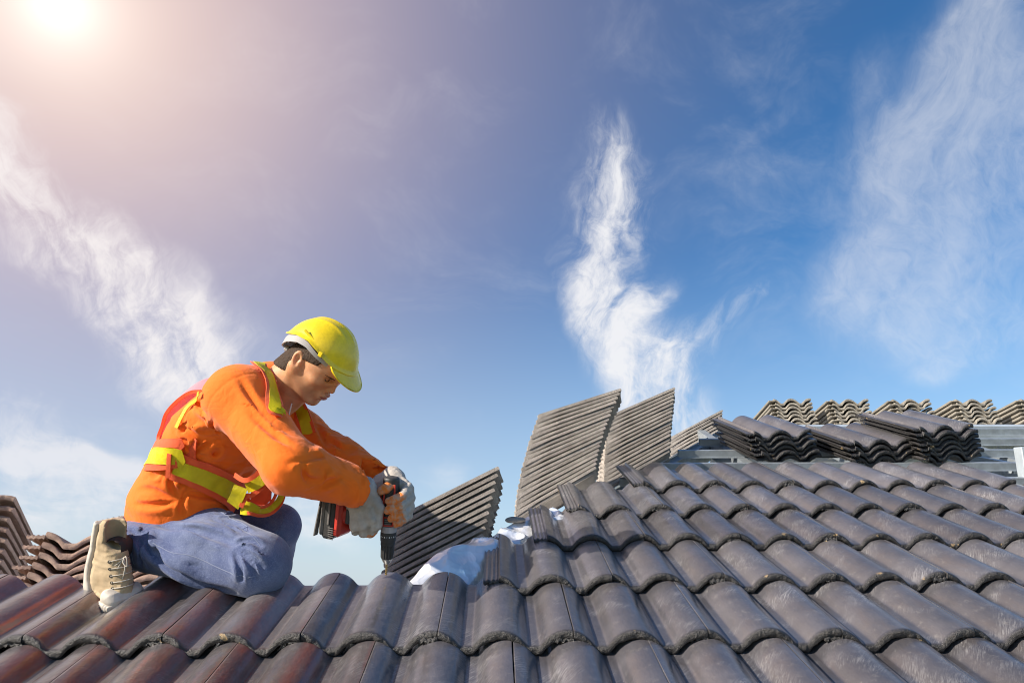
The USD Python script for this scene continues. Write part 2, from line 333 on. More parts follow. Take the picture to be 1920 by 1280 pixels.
# ------------------------------------------------------------------ the tile
TW, TL, GAUGE, NOSE = 0.30, 0.385, 0.2962, 0.0195
ROLLH = 0.035
def roll(x):
    d = np.abs((x + 0.075) % 0.15 - 0.075)
    R = 0.0685
    arc = np.sqrt(np.maximum(R * R - d * d, 0)) - (R - ROLLH)
    k = 0.010; h = np.clip(0.5 + 0.5 * arc / k, 0, 1)
    return arc * h + k * h * (1 - h)
JOINT = 0.012
def tile_mesh(nx=104, seed=0, fine=True, th=0.0125):
    """one double-roll tile: x across from the joint, y from the nose up the slope, z over its bed. Returns (mesh, edge, flank)."""
    r = np.random.default_rng(seed)
    xs = np.unique(np.concatenate([np.linspace(-0.030, JOINT - 0.0005, max(8, nx // 8)), np.linspace(JOINT, TW + JOINT - 0.002, nx)]))
    zt = roll(xs)
    under = xs < JOINT
    ribs = 0.0035 * (np.cos((xs + 0.030) / 0.0125 * 2 * np.pi) > 0.1)
    zt = np.where(under, ROLLH - 0.015 + ribs, zt)
    if fine: ys = [0.030, 0.060, 0.12, 0.19, 0.26, 0.32, 0.36, TL - 0.003]
    else: ys = [0.06, 0.2, TL - 0.003]
    # section in (y, drop below the top); the nose is thick and rounded, the top edge slumped
    front = [(0.046, th), (0.020, th + 0.002), (0.007, NOSE - 0.002), (0.002, NOSE), (-0.001, 0.0155), (-0.0022, 0.0115), (-0.0018, 0.0065), (0.0004, 0.0026), (0.0045, 0.0006), (0.011, 0.0)] if fine else \
            [(0.046, th), (0.006, NOSE - 0.001), (-0.001, 0.017), (-0.001, 0.007), (0.006, 0.0005), (0.016, 0.0)]
    sec = [(TL, th - 0.001)] + front + [(y, 0.0) for y in ys] + [(TL, 0.003)]
    sec = np.array(sec); ns, n = len(sec), len(xs)
    V = np.zeros((ns, n, 3)); V[..., 0] = xs; V[..., 1] = sec[:, :1]; V[..., 2] = zt - sec[:, 1:]
    # noses thinner where the underlap passes below the neighbour
    ismid = (sec[:, 1] > 0.0141) & (sec[:, 0] < 0.03)
    V[np.ix_(ismid, under)] += np.array([0, 0, 0.010])
    lo = 1 + 2; hi = 1 + len(front) - 1
    q = V.reshape(-1, 3) + np.array([seed * 3.7, 0, 0])
    lump = (meshkit.fbm(q * 95.0, 3, 11 + seed) - 0.5).reshape(ns, n)
    big = (meshkit.noise(q * np.array([28.0, 28, 28]), 5 + seed) - 0.5).reshape(ns, n)
    w = np.zeros(ns); w[lo:hi] = 1.0; w[hi - 1] = 0.25
    V[..., 1] -= (w[:, None] * (0.0075 * lump + 0.0015 * big))
    V[..., 2] += (w[:, None] * (0.003 * (meshkit.fbm(q * 80.0, 2, 31 + seed) - 0.5).reshape(ns, n)))
    # slight handmade unevenness of the body
    V[..., 2] += 0.0016 * (meshkit.noise(q * np.array([9.0, 7, 9]), 3 + seed) - 0.5).reshape(ns, n) * (1 - w[:, None])
    edge = np.zeros((ns, n)); edge[1:hi] = 1.0; edge[hi] = 0.0; edge[hi - 1] = 0.6; edge[0] = 1.0; edge[-1] = 0.5
    flank = np.clip(np.sin(xs / 0.15 * 2 * np.pi), 0, 1) ** 0.8 * (roll(xs) > 0.002)  # right side of each roll; masks the painted red glow
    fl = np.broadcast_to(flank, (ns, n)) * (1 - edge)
    F = []
    i, j = np.meshgrid(np.arange(ns), np.arange(n - 1), indexing='ij'); k = (i + 1) % ns
    a, b, c, d = i * n + j, i * n + j + 1, k * n + j + 1, k * n + j
    F = np.concatenate([np.stack([a, b, c], -1).reshape(-1, 3), np.stack([a, c, d], -1).reshape(-1, 3)])
    # side caps: strips between matching points of the underside and the top
    caps = []
    top = list(range(ns - 1, 0, -1))
    half = ns // 2
    ring = list(range(ns))
    for col, flip in ((0, False), (n - 1, True)):
        p, q2 = 0, ns - 1
        while p + 1 < q2:
            tri = [ring[p] * n + col, ring[p + 1] * n + col, ring[q2] * n + col]; caps.append(tri[::-1] if flip else tri); p += 1
            if p + 1 <= q2 - 0 and p < q2 - 1:
                tri = [ring[p] * n + col, ring[q2 - 1] * n + col, ring[q2] * n + col]; caps.append(tri[::-1] if flip else tri); q2 -= 1
    Vf = V.reshape(-1, 3); nb = len(Vf)
    # the caps get vertices of their own so that the sides stay crisp
    cv = np.concatenate([V[:, 0], V[:, -1]]); remap = {}
    caps = np.array(caps); caps = np.where(caps % n == 0, nb + caps // n, nb + ns + caps // n)
    F = np.concatenate([F, caps])
    vall = np.concatenate([Vf, cv]); e = np.concatenate([edge.ravel(), np.ones(2 * ns)]); fl = np.concatenate([fl.ravel(), np.zeros(2 * ns)])
    t = trimesh.Trimesh(vall, F, process=False)
    if t.volume < 0: F = F[:, ::-1]
    return (vall, F), e, fl
LAID = [tile_mesh(104, s) for s in range(6)]
LOOSE = [tile_mesh(56, 20 + s, True, 0.0128) for s in range(3)]
FAR = [tile_mesh(40, 40 + s, False) for s in range(3)]
TILT = math.atan((NOSE + 0.001) / GAUGE)

# ------------------------------------------------------------------ the house roof
roof = xform('tiled_roof')
tag(roof, 'unfinished tiled hip roof with dark double roll tiles, silver foil and bare steel battens', 'roof')
UL = [-0.7286 + 0.165, -0.7286, 0.3077, 0.4568, 0.5875, 0.8802]        # where each course has a joint
V0 = 1.4499
FIRST = {0: -1.75, 1: -1.75, 2: 0.0, 3: 0.15, 4: 0.28, 5: 0.55}
def lay(row, u, seed, mat):
    v = V0 + (row - 1) * GAUGE
    r = np.random.default_rng(seed)
    y = math.cos(TILT) * RS - math.sin(TILT) * RN; z = math.cos(TILT) * RN + math.sin(TILT) * RS; x = RU
    a = r.normal(0, 0.004); x, y = x * math.cos(a) + y * math.sin(a), y * math.cos(a) - x * math.sin(a)
    mesh, e, fl = LAID[seed % 6]
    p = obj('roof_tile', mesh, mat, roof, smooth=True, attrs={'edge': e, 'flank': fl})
    place(p, frame(RP(u - JOINT, v + r.normal(0, 0.0018), NOSE + 0.0005 + r.normal(0, 0.0008)), x, y, z))
for row in range(-1, 6):
    u0 = UL[max(row, 0)] + (0 if row >= 0 else 0.15)
    start = FIRST.get(row, -1.75)
    k = math.ceil((start - u0) / TW - 0.15)
    if row >= 2: k = {2: -1, 3: -1, 4: -1, 5: -1}[row]
    end = {-1: 1.5, 0: 1.5, 1: 1.75, 2: 2.0, 3: 2.2, 4: 2.45, 5: 2.08}[row]
    i = k
    while u0 + i * TW < end:
        u = u0 + i * TW
        seed = (row + 2) * 101 + i * 7 + 60
        mat = TILE_RED_GLOW[seed % 2] if u < -0.42 - 0.12 * (seed % 3) and row < 2 else TILE[(seed * 5 + i) % 3]
        lay(row, u, seed, mat); i += 1
# ------------------------------------------------------------------ the rest of the roof: frame, foil, the slopes behind
HIP0 = np.array(on_roof(770, 1085)); HIPD = 0.72                      # hip line: du per dv
def hip_u(v): return HIP0[0] + HIPD * (v - HIP0[1])
RIDGE_V = 4.12
WING_V = V0 + TL - 0.01                                               # ridge of the low wing, where the worker kneels
for k, v in enumerate((3.16, 3.42, 3.68, 3.95)):
    a, b = RP(hip_u(v) + 0.04, v, -0.047), RP(4.6, v, -0.047)
    obj('batten', channel(a, b, 0.026, 0.034, 0.0015, RN), STEEL, roof, smooth=False)
for k, v in enumerate((2.90, 2.60, 2.32, 2.02)):                       # hidden under the tiles but for their open ends
    obj('batten', channel(RP(hip_u(v) + 0.02, v, -0.046), RP(4.6, v, -0.046), 0.026, 0.034, 0.0015, RN), STEEL, roof, smooth=False)
for u in (1.25, 1.95, 2.65, 3.35, 4.05):
    v0 = max(2.0, HIP0[1] + (u - HIP0[0]) / HIPD + 0.02)
    obj('rafter', bar(RP(u, max(1.2, 0), -0.102), RP(u, RIDGE_V - 0.03, -0.102), 0.045, 0.105, RN), STEEL, roof, smooth=False)
obj('ridge_beam', bar(RP(hip_u(RIDGE_V), RIDGE_V + 0.03, -0.085), RP(4.6, RIDGE_V + 0.03, -0.085), 0.06, 0.10, RN), STEEL_B, roof, smooth=False)
obj('hip_rafter', bar(RP(hip_u(1.95) + 0.03, 1.95, -0.125), RP(hip_u(RIDGE_V), RIDGE_V, -0.125), 0.05, 0.11, RN), STEEL, roof, smooth=False)
# an upright of pale steel and a brace at the right end of the open frame
pp = P(1917, 905, 3.05)
obj('upright', bar(pp + np.array([0, 0, -0.25]), P(1917, 838, 3.05), 0.05, 0.05, (0, 1, 0), 0.003), STEEL_B, roof, smooth=False)
obj('brace', bar(P(1905, 878, 3.3), P(1700, 838, 3.9), 0.03, 0.05, RN), STEEL_B, roof, smooth=False)

FOIL = None
def foil_material():
    g = Graph(); pos = g.add('geometry', 'position')
    h = g.math('multiply', g.noise(pos, 9.0, 3, 0.5, 0.8), 0.016)
    h = g.math('add', h, g.math('multiply', g.add('voronoi_texture', 'distance', {'feature': 'f1', 'scale': 22.0}, vector=g.vmath('add', pos, g.vmath('scale', g.noise(pos, 9.0, 2, out='color'), scale=0.12))), 0.010))
    n = g.add('bump', 'normal', {'distance': 1.0, 'strength': 0.6}, height=h)
    s = g.add('principled_bsdf', 'BSDF', {'metallic': 0.50, 'roughness': 0.27, 'specular_ior_level': 0.7}, base_color=(0.88, 0.90, 0.93), normal=n)
    return usdkit.material(stage, '/World/Looks/reflective_foil', g.n, g.l, surface=s)
FOIL = foil_material()
def sheet(f, nu, nv, thick=0.0012):
    """a thin closed sheet over the unit square; f(s, t) -> world points"""
    s, t = np.meshgrid(np.linspace(0, 1, nu), np.linspace(0, 1, nv), indexing='ij')
    p = f(s.ravel(), t.ravel()).reshape(nu, nv, 3)
    nrm = np.cross(np.gradient(p, axis=0), np.gradient(p, axis=1)); nrm /= np.linalg.norm(nrm, axis=-1, keepdims=True) + 1e-12
    q = p - nrm * thick
    V = np.concatenate([p.reshape(-1, 3), q.reshape(-1, 3)]); N = nu * nv; F = []
    i, j = np.meshgrid(np.arange(nu - 1), np.arange(nv - 1), indexing='ij'); a = (i * nv + j).ravel(); b = a + nv; c = b + 1; d = a + 1
    F = [np.stack([a, b, c], -1), np.stack([a, c, d], -1), np.stack([a, c, b], -1) + N, np.stack([a, d, c], -1) + N]
    rim = np.concatenate([np.arange(nv), np.arange(1, nu) * nv + nv - 1, (nu - 1) * nv + np.arange(nv - 2, -1, -1), np.arange(nu - 2, 0, -1) * nv])
    r2 = np.roll(rim, -1)
    F += [np.stack([rim, r2, r2 + N], -1), np.stack([rim, r2 + N, rim + N], -1)]
    t = trimesh.Trimesh(V, np.concatenate(F), process=False); return t
def foil_main(s, t):
    # s across from the hip to under the tiles, t up the slope
    v = 1.78 + 0.66 * t
    u = hip_u(v) - 0.06 + s * (0.46 - 0.1 * t)
    p = np.stack([u * 2.2, v * 2.2, 0 * u], -1)
    n = -0.020 + 0.070 * (meshkit.fbm(p * 1.6, 4, 3) - 0.5) * np.clip(s * 6, 0, 1) + 0.030 * np.abs(meshkit.noise(p * np.array([4.0, 2.0, 1]), 8) - 0.5) + 0.012 * np.exp(-((s - .06) / .30) ** 2) + 0.020 * (1 - np.abs(2 * meshkit.fbm(p * 4.0 + 0.6 * (meshkit.noise(p * 3.0, 2) - .5)[:, None], 2, 13) - 1) * 2.2).clip(0, 1) ** 2 * np.clip(t * 5 - .6, 0, 1) - .012
    n = n + 0.045 * np.exp(-((u - (-0.05)) / 0.16) ** 2 - ((v - 2.02) / 0.10) ** 2)       # a puffed fold beside the drill
    n = n - 0.020 * np.exp(-((u - 0.02 - 0.5 * (v - 2.0)) / 0.025) ** 2) * (v < 2.25)
    n = n - 1.6 * np.clip(0.06 - s, 0, 1)
    k = np.clip((v - 1.84) / .10, 0, 1); n = n * k * k * (3 - 2 * k) - .035 * (1 - k) - .05 * np.clip((s - .45) * 2, 0, 1)
    return O + np.outer(u, RU) + np.outer(v, RS) + np.outer(n, RN)
tag_f = obj('foil_sheet', sheet(foil_main, 130, 150), FOIL, roof, smooth=30)
tag_f.SetCustomDataByKey('label', 'crumpled silver reflective foil showing beside the lowest tile courses')
# hip-end slope: falls to the left behind the hip
hd = RP(hip_u(3.0), 3.0) - RP(hip_u(2.0), 2.0); hd /= np.linalg.norm(hd)
SL = hd[2] / hd[0]                                                     # rise of that slope per metre to the right
def hip_pt(v): return RP(hip_u(v), v, -0.05)
def hipz(x): return hip_pt(2.0)[2] + (x - hip_pt(2.0)[0]) * SL
def hip_slope(s, t):
    x = -1.6 + (hip_pt(RIDGE_V)[0] + 1.6) * s
    y0 = hip_pt(2.0)[1] + (x - hip_pt(2.0)[0]) * hd[1] / hd[0]
    y1 = hip_pt(RIDGE_V)[1] * 2 - y0
    y = y0 + (y1 - y0) * t; z = hipz(x) + 0.006 * (meshkit.fbm(np.stack([x * 5, y * 5, 0 * x], -1), 3, 4) - .5)
    return np.stack([x, y, z], -1)
obj('foil_sheet', sheet(hip_slope, 40, 40), FOIL, roof, smooth=50)
bk = np.array([0, math.cos(ALPHA), -math.sin(ALPHA)])
def back_slope(s, t):
    u = hip_u(RIDGE_V) + 0.02 + s * 3.3; p0 = RP(0, RIDGE_V + 0.06, -0.05)
    q = p0[None] + np.outer(u, RU) + np.outer(t * 3.4, bk)
    q[:, 2] += 0.006 * (meshkit.fbm(q * 5, 3, 4) - .5); return q
obj('foil_sheet', sheet(back_slope, 30, 30), FOIL, roof, smooth=50)
def wing_back(s, t):
    u = -2.4 + s * 2.05; p0 = RP(0, WING_V, -0.03)
    q = p0[None] + np.outer(u, RU) + np.outer(t * 2.4, bk)
    q[:, 2] += 0.006 * (meshkit.fbm(q * 5, 3, 9) - .5); return q
obj('foil_sheet', sheet(wing_back, 30, 30), FOIL, roof, smooth=50)
# the eaves and walls below, out of the frame
WALL = plain('house_render', (0.55, 0.52, 0.46), 0.8, 0, 0.1, 3.0, 0.002, 60.0)
hb = xform('house_body'); tag(hb, 'pale rendered house walls beneath the tiled roof', 'house')
ya = RP(0, 0.62)[1]; za = RP(0, 0.62, -0.2)[2]
obj('wall', box(4.2, 0.2, za, (-0.1, ya + 0.35, za / 2)), WALL, hb, smooth=False)
obj('wall', box(0.2, 6.0, za, (-2.1, ya + 3.5, za / 2)), WALL, hb, smooth=False)
obj('wall', box(0.2, 6.0, za, (3.6, ya + 3.5, za / 2)), WALL, hb, smooth=False)
obj('ceiling_slab', box(6.0, 6.6, 0.1, (0.75, ya + 3.6, za - 0.12)), WALL, hb, smooth=False)
GROUND = plain('dry_grass_ground', (0.12, 0.13, 0.06), 0.95, 0, 0.45, 0.35)
gnd = obj('ground', (np.array([[-3000, -3000, 0], [3000, -3000, 0], [3000, 3000, 0], [-3000, 3000, 0]], float), [[0, 1, 2, 3]]), GROUND, smooth=False)
tag(gnd, kind='structure')

# ------------------------------------------------------------------ stacks of loose tiles
ORD = ['top', 'second', 'third', 'fourth', 'fifth', 'sixth', 'seventh', 'eighth', 'ninth', 'tenth', 'eleventh', 'twelfth', 'thirteenth', 'fourteenth',
       'fifteenth', 'sixteenth', 'seventeenth', 'eighteenth', 'nineteenth', 'twentieth', 'twenty-first', 'twenty-second']
def stack(n, place_i, meshes, mats, look, where, group):
    """n loose tiles, each a thing of its own; place_i(i) -> matrix of tile i from the bottom"""
    for i in range(n):
        k = n - 1 - i
        mesh, e, fl = meshes[(i * 7 + n) % len(meshes)]
        p = obj('stacked_tile', mesh, mats[(i * 5 + n) % len(mats)], smooth=35 if mats is not TILE else True,
                attrs={'edge': e, 'flank': fl} if mats is TILE else None)
        place(p, place_i(i))
        pos = 'topmost' if k == 0 else f'{ORD[k]} from the top'
        tag(p, f'{look}, {pos}, {where}', 'tile', group)
def rot(ax, a, v):
    ax = ax / np.linalg.norm(ax)
    return v * math.cos(a) + np.cross(ax, v) * math.sin(a) + ax * (ax @ v) * (1 - math.cos(a))
Z = np.array([0, 0, 1.0]); Y = np.array([0, 1.0, 0])
def leaning(px, py, z, n, a0, a1, step, lean, curve, yaw=0.0, jit=0.004, seed=0):
    """tiles piled on the hip-end slope, their long side up that slope and towards the eye"""
    p0 = P(px, py, z); r = np.random.default_rng(seed)
    def at(i):
        a = math.radians(a0 + (a1 - a0) * i / max(1, n - 1))
        l = np.array([math.cos(a), 0, math.sin(a)])                    # up the hip-end slope, the tile's long way
        yv = rot(Z, yaw + r.normal(0, 0.006), l)
        nv = rot(Z, yaw, np.array([-math.sin(a), 0, math.cos(a)]))
        xv = np.cross(yv, nv)                                          # tile's width, points towards the eye
        o = p0 + Z * (step * i) + RU * (lean * i + curve * i * i + r.normal(0, jit)) + xv * r.normal(0, jit)
        return frame(o - xv * (TW + JOINT) - nv * ROLLH, xv, yv, nv)
    return at
stack(11, leaning(700, 1116, 2.22, 11, 26.0, 26.5, 0.0250, 0.0062, 0.0, 0.0, 0.0012, 1), LOOSE, RAW, 'bare grey brown tile', 'short slanting stack behind the drill', 'tiles of the slanting stack behind the drill')
stack(20, leaning(963, 970, 2.78, 20, 29.5, 18.0, 0.0227, 0.0022, 0.00018, 0.0, 0.0012, 2), LOOSE, RAW, 'bare grey brown tile', 'tallest slanting stack behind the foil', 'tiles of the tallest slanting stack')
stack(17, leaning(1132, 912, 3.34, 17, 28.5, 23.5, 0.0222, 0.0012, 0.00008, 0.0, 0.0012, 3), LOOSE, RAW, 'bare grey brown tile', 'slanting stack right of the tallest one', 'tiles of the slanting stack right of the tallest')
stack(8, leaning(1257, 866, 4.10, 8, 28.0, 27.0, 0.0215, 0.001, 0.0, 0.0, 0.002, 4), FAR, RAW, 'bare grey brown tile', 'low slanting stack left of the battens', 'tiles of the low slanting stack by the battens')
def fronting(px, py, z, n, yaw, pitch, step, lean=(0, 0), base=RS, up=RN, jit=0.004, seed=0):
    """tiles piled nose towards the eye; px, py: lower left corner of the bottom tile's nose"""
    p0 = P(px, py, z); r = np.random.default_rng(seed)
    def at(i):
        yv = rot(up, yaw + r.normal(0, 0.012), base); xv = np.cross(yv, up); xv /= np.linalg.norm(xv)
        yv = rot(xv, pitch, yv); zv = np.cross(xv, yv)
        o = p0 + zv * (step * i) + xv * (lean[0] * i + r.normal(0, jit)) + yv * (lean[1] * i + r.normal(0, jit))
        return frame(o, xv, yv, zv)
    return at
stack(6, fronting(1428, 868, 3.28, 6, 0.13, 0.0, 0.0240, (-0.010, 0.003), seed=11), LOOSE, TILE, 'dark painted tile', 'left painted stack on the battens', 'tiles of the left painted stack')
stack(4, fronting(1606, 870, 3.22, 4, 0.15, 0.0, 0.0260, (-0.006, 0.003), seed=12), LOOSE, TILE, 'dark painted tile', 'low middle stack on the battens', 'tiles of the middle painted stack')
stack(7, fronting(1742, 868, 3.22, 7, 0.17, 0.0, 0.0232, (-0.008, 0.003), seed=13), LOOSE, TILE, 'dark painted tile', 'highest painted stack on the battens', 'tiles of the right painted stack')
for q, (px, nm) in enumerate(((1437, 'leftmost ridge stack'), (1546, 'second ridge stack from the left'), (1665, 'third ridge stack from the left'), (1784, 'rightmost whole ridge stack'), (1908, 'stack cut by right picture edge'))):
    stack(7, (lambda at: (lambda i: at(i) @ np.diag([.84, 1, 1, 1])))(fronting(px + 26, 799, 4.60, 7, -0.03 + 0.012 * q, 0.0, 0.0275, (-0.0030, 0.0), base=np.array([0, math.cos(.10), -math.sin(.10)]), up=np.array([0, math.sin(.10), math.cos(.10)]), seed=20 + q)), FAR, RAW_BACK, 'tan bare tile', nm, 'tiles of the ' + nm)
# behind the worker, on the back of the low wing
upb = np.array([0, math.sin(ALPHA), math.cos(ALPHA)])
_big = lambda at: (lambda i: at(i) @ np.diag([1.35, 1, 1.1, 1]))
stack(6, _big(fronting(24, 1112, 2.20, 6, 0.16, 0.0, 0.0330, (0.004, 0.002), base=np.array([0.0, 1, -0.15]) / math.hypot(1, .15), up=np.array([0.0, .15, 1]) / math.hypot(1, .15), seed=31)), LOOSE, RAW_RED, 'grey brown tile', 'stack behind the canvas shoe', 'tiles of the stack behind the shoe')
_r0 = np.random.default_rng(32)
def edge_pile(i, n=8):
    top = P(30 - 4 * (n - 1 - i), 930 + 19.5 * (n - 1 - i), 2.62 - .010 * (n - 1 - i))         # right front corner of each tile
    y = P(58, 990, 2.86) - P(30, 930, 2.62); y /= np.linalg.norm(y)
    x = rot(y, 0.12, CR - (CR @ y) * y); x /= np.linalg.norm(x); z = np.cross(x, y)
    return frame(top - x * 1.25 * (TW + JOINT) - z * ROLLH + x * _r0.normal(0, .003), x * 1.25, y * 1.15, z)
stack(8, edge_pile, LOOSE, RAW_RED, 'brown reddish tile', 'tilted stack at left picture edge', 'tiles of the tilted stack at the left edge')
stack(4, fronting(190, 1110, 2.5, 4, -0.5, -0.3, 0.030, (0.006, 0.002), base=np.array([0.0, 1, 0]), up=np.array([0.0, 0, 1]), seed=33), FAR, RAW, 'bare brown tile', 'small stack glimpsed between shoe and jeans', 'tiles of the stack between shoe and jeans')
# ------------------------------------------------------------------ distance-field modelling
def e(px, py, z):                               # right, up, towards the eye (right-handed); metres
    return np.array([(px - 960) / FPX * z, (640 - py) / FPX * z, -z])
EM = np.eye(4); EM[:3, 0], EM[:3, 1], EM[:3, 2], EM[:3, 3] = CR, CU, -CF, CO
def to_world(v): return v @ EM[:3, :3].T + EM[:3, 3]
def smin(a, b, k):
    h = np.clip(0.5 + 0.5 * (b - a) / k, 0, 1); return b + (a - b) * h - k * h * (1 - h)
def smax(a, b, k): return -smin(-a, -b, k)
def cone(p, a, b, r1, r2):
    """round cone"""
    ba = b - a; l2 = ba @ ba; rr = r1 - r2; a2 = l2 - rr * rr; il2 = 1 / l2
    pa = p - a; y = pa @ ba; z = y - l2
    x2 = ((pa * l2 - y[:, None] * ba) ** 2).sum(1); y2 = y * y * l2; z2 = z * z * l2
    k = np.sign(rr) * rr * rr * x2
    out = (np.sqrt(np.maximum(x2 * a2 * il2, 0)) + y * rr) * il2 - r1
    m1 = np.sign(z) * a2 * z2 > k; m2 = np.sign(y) * a2 * y2 < k
    out = np.where(m2, np.sqrt(x2 + y2) * il2 - r1, out)
    return np.where(m1, np.sqrt(x2 + z2) * il2 - r2, out)
def ell(p, c, r, R=None):
    q = p - c
    if R is not None: q = q @ R.T
    r = np.asarray(r); k0 = np.sqrt(((q / r) ** 2).sum(1)); k1 = np.sqrt(((q / (r * r)) ** 2).sum(1))
    return k0 * (k0 - 1) / np.maximum(k1, 1e-9)
def surface(fn, lo, hi, h):
    """closed surface of fn(points) = 0 inside the box lo..hi at cell size h (surface nets, evaluated near the surface only)"""
    lo, hi = np.asarray(lo, float), np.asarray(hi, float); B = 8
    nb = np.ceil((hi - lo) / (h * B)).astype(int)
    cb = np.stack(np.meshgrid(*[np.arange(n) for n in nb], indexing='ij'), -1).reshape(-1, 3)
    cen = lo + (cb + 0.5) * B * h
    d = fn(cen); near = np.abs(d) < B * h * 0.95 * 1.35
    shape = nb * B + 1
    vol = np.full(shape, 0.05, np.float32)
    off = np.stack(np.meshgrid(*[np.arange(B + 1)] * 3, indexing='ij'), -1).reshape(-1, 3)
    sg = np.where(d < 0, -0.05, 0.05)
    for (i, j, k), s in zip(cb[~near], sg[~near]):
        if s < 0: vol[i * B:(i + 1) * B + 1, j * B:(j + 1) * B + 1, k * B:(k + 1) * B + 1] = s
    nc = cb[near]
    for c0 in range(0, len(nc), 400):
        idx = (nc[c0:c0 + 400, None] * B + off[None]).reshape(-1, 3)
        vol[idx[:, 0], idx[:, 1], idx[:, 2]] = fn(lo + idx * h)
    ins = vol < 0
    c = [ins[a:shape[0] - 1 + a, b:shape[1] - 1 + b, g:shape[2] - 1 + g] for a in (0, 1) for b in (0, 1) for g in (0, 1)]
    cnt = sum(x.astype(np.int8) for x in c); act = (cnt > 0) & (cnt < 8)
    cell = np.argwhere(act); num = -np.ones(act.shape, np.int64); num[tuple(cell.T)] = np.arange(len(cell))
    corners = np.array([[a, b, g] for a in (0, 1) for b in (0, 1) for g in (0, 1)])
    val = np.stack([vol[tuple((cell + q).T)] for q in corners], 1)
    acc = np.zeros((len(cell), 3)); n = np.zeros(len(cell))
    for a in range(8):
        for b in range(a + 1, 8):
            if np.abs(corners[a] - corners[b]).sum() != 1: continue
            x = (val[:, a] < 0) != (val[:, b] < 0)
            t = val[:, a] / np.where(x, val[:, a] - val[:, b], 1)
            pt = corners[a] + t[:, None] * (corners[b] - corners[a])
            acc += np.where(x[:, None], pt, 0); n += x
    V = lo + (cell + acc / np.maximum(n, 1)[:, None]) * h
    F = []
    for ax in range(3):
        u, w = (ax + 1) % 3, (ax + 2) % 3
        sl0 = [slice(None)] * 3; sl1 = [slice(None)] * 3; sl0[ax] = slice(0, -1); sl1[ax] = slice(1, None)
        cr = ins[tuple(sl0)] != ins[tuple(sl1)]
        E_ = np.argwhere(cr)
        E_ = E_[(E_[:, u] > 0) & (E_[:, w] > 0) & (E_[:, u] < shape[u] - 1) & (E_[:, w] < shape[w] - 1)]
        q = []
        for du, dw in ((0, 0), (-1, 0), (-1, -1), (0, -1)):
            cc = E_.copy(); cc[:, u] += du; cc[:, w] += dw; q.append(num[tuple(cc.T)])
        q = np.stack(q, 1); fl = ins[tuple(E_.T)]
        q = np.where(fl[:, None], q, q[:, ::-1]); F.append(q)
    F = np.concatenate(F); F = np.concatenate([F[:, [0, 1, 2]], F[:, [0, 2, 3]]])
    # settle on the surface
    for _ in range(2):
        dd, g = grad(fn, V, h * 0.5); V = V - np.clip(dd, -h, h)[:, None] * g * 0.9
    return V, F
def grad(fn, V, eps=0.001):
    d = fn(V); g = np.stack([fn(V + np.eye(3)[k] * eps) - d for k in range(3)], 1)
    g /= np.linalg.norm(g, axis=1, keepdims=True) + 1e-12; return d, g
def body_obj(name, VF, mat, parent, smooth=True, attrs=None):
    return obj(name, (to_world(VF[0]), VF[1]), mat, parent, smooth, attrs)
def unit(v): v = np.asarray(v, float); return v / np.linalg.norm(v)
def along(p, a, b):
    """how far along a-b, and the angle round it"""
    ba = b - a; L = np.linalg.norm(ba); t = ba / L; s = (p - a) @ t / L
    x = unit(np.cross(t, [0, 0, 1.0])); y = np.cross(t, x); q = p - a
    return s, np.arctan2(q @ y, q @ x)
def ridge(n): return 1.25 * (1 - np.clip(np.abs(2 * n - 1) * 1.6, 0, 1)) ** 1.3 + 0.25

# ------------------------------------------------------------------ the worker: joints
PELVIS, WAIST, CHEST, UPPER, NECKB = e(344, 945, 2.06), e(370, 893, 2.05), e(425, 812, 2.02), e(468, 762, 1.98), e(494, 738, 1.95)
SH_R, EL_R, WR_R = e(447, 746, 1.84), e(546, 873, 1.70), e(682, 918, 1.785)
SH_L, EL_L, WR_L = e(552, 820, 2.09), e(640, 866, 1.99), e(718, 908, 1.885)
HIP_R, KN_R, AN_R = e(352, 990, 1.99), e(486, 1058, 1.79), e(254, 1022, 1.885)
HIP_L, KN_L, AN_L = e(410, 985, 2.13), e(520, 988, 2.06), e(504, 1098, 2.16)
SPINE = np.array([PELVIS - unit(WAIST - PELVIS) * 0.02, PELVIS, WAIST, CHEST, UPPER, NECKB])
FWD = unit(np.array([0.79, -0.61, 0.0]) * math.cos(0.42) + np.array([0, 0, 1.0]) * math.sin(0.42))
SEC = np.array([[.150, .118], [.158, .124], [.160, .120], [.172, .122], [.150, .100], [.085, .075]])   # half width, half depth
def torso_coords(p):
    best = np.full(len(p), 1e9); T = np.zeros(len(p)); A = np.zeros((len(p), 2)); loc = np.zeros((len(p), 3))
    acc = 0
    for k in range(len(SPINE) - 1):
        a, b = SPINE[k], SPINE[k + 1]; ba = b - a; L2 = ba @ ba
        s = np.clip((p - a) @ ba / L2, 0, 1); q = p - a - s[:, None] * ba; d = (q * q).sum(1)
        m = d < best; best = np.where(m, d, best); T = np.where(m, k + s, T)
        A = np.where(m[:, None], SEC[k] + s[:, None] * (SEC[k + 1] - SEC[k]), A); loc = np.where(m[:, None], q, loc)
    ax = unit(SPINE[-1] - SPINE[1]); f = unit(FWD - (FWD @ ax) * ax); w = np.cross(ax, f)
    return T, loc @ w, loc @ f, loc @ ax, A
def torso_sd(p):
    T, w, f, a, A = torso_coords(p)
    r = np.stack([A[:, 0], A[:, 1], np.full(len(p), 0.10)], 1); q = np.stack([w, f, a], 1)
    k0 = np.sqrt(((q / r) ** 2).sum(1)); k1 = np.sqrt(((q / r ** 2) ** 2).sum(1))
    return k0 * (k0 - 1) / np.maximum(k1, 1e-6)
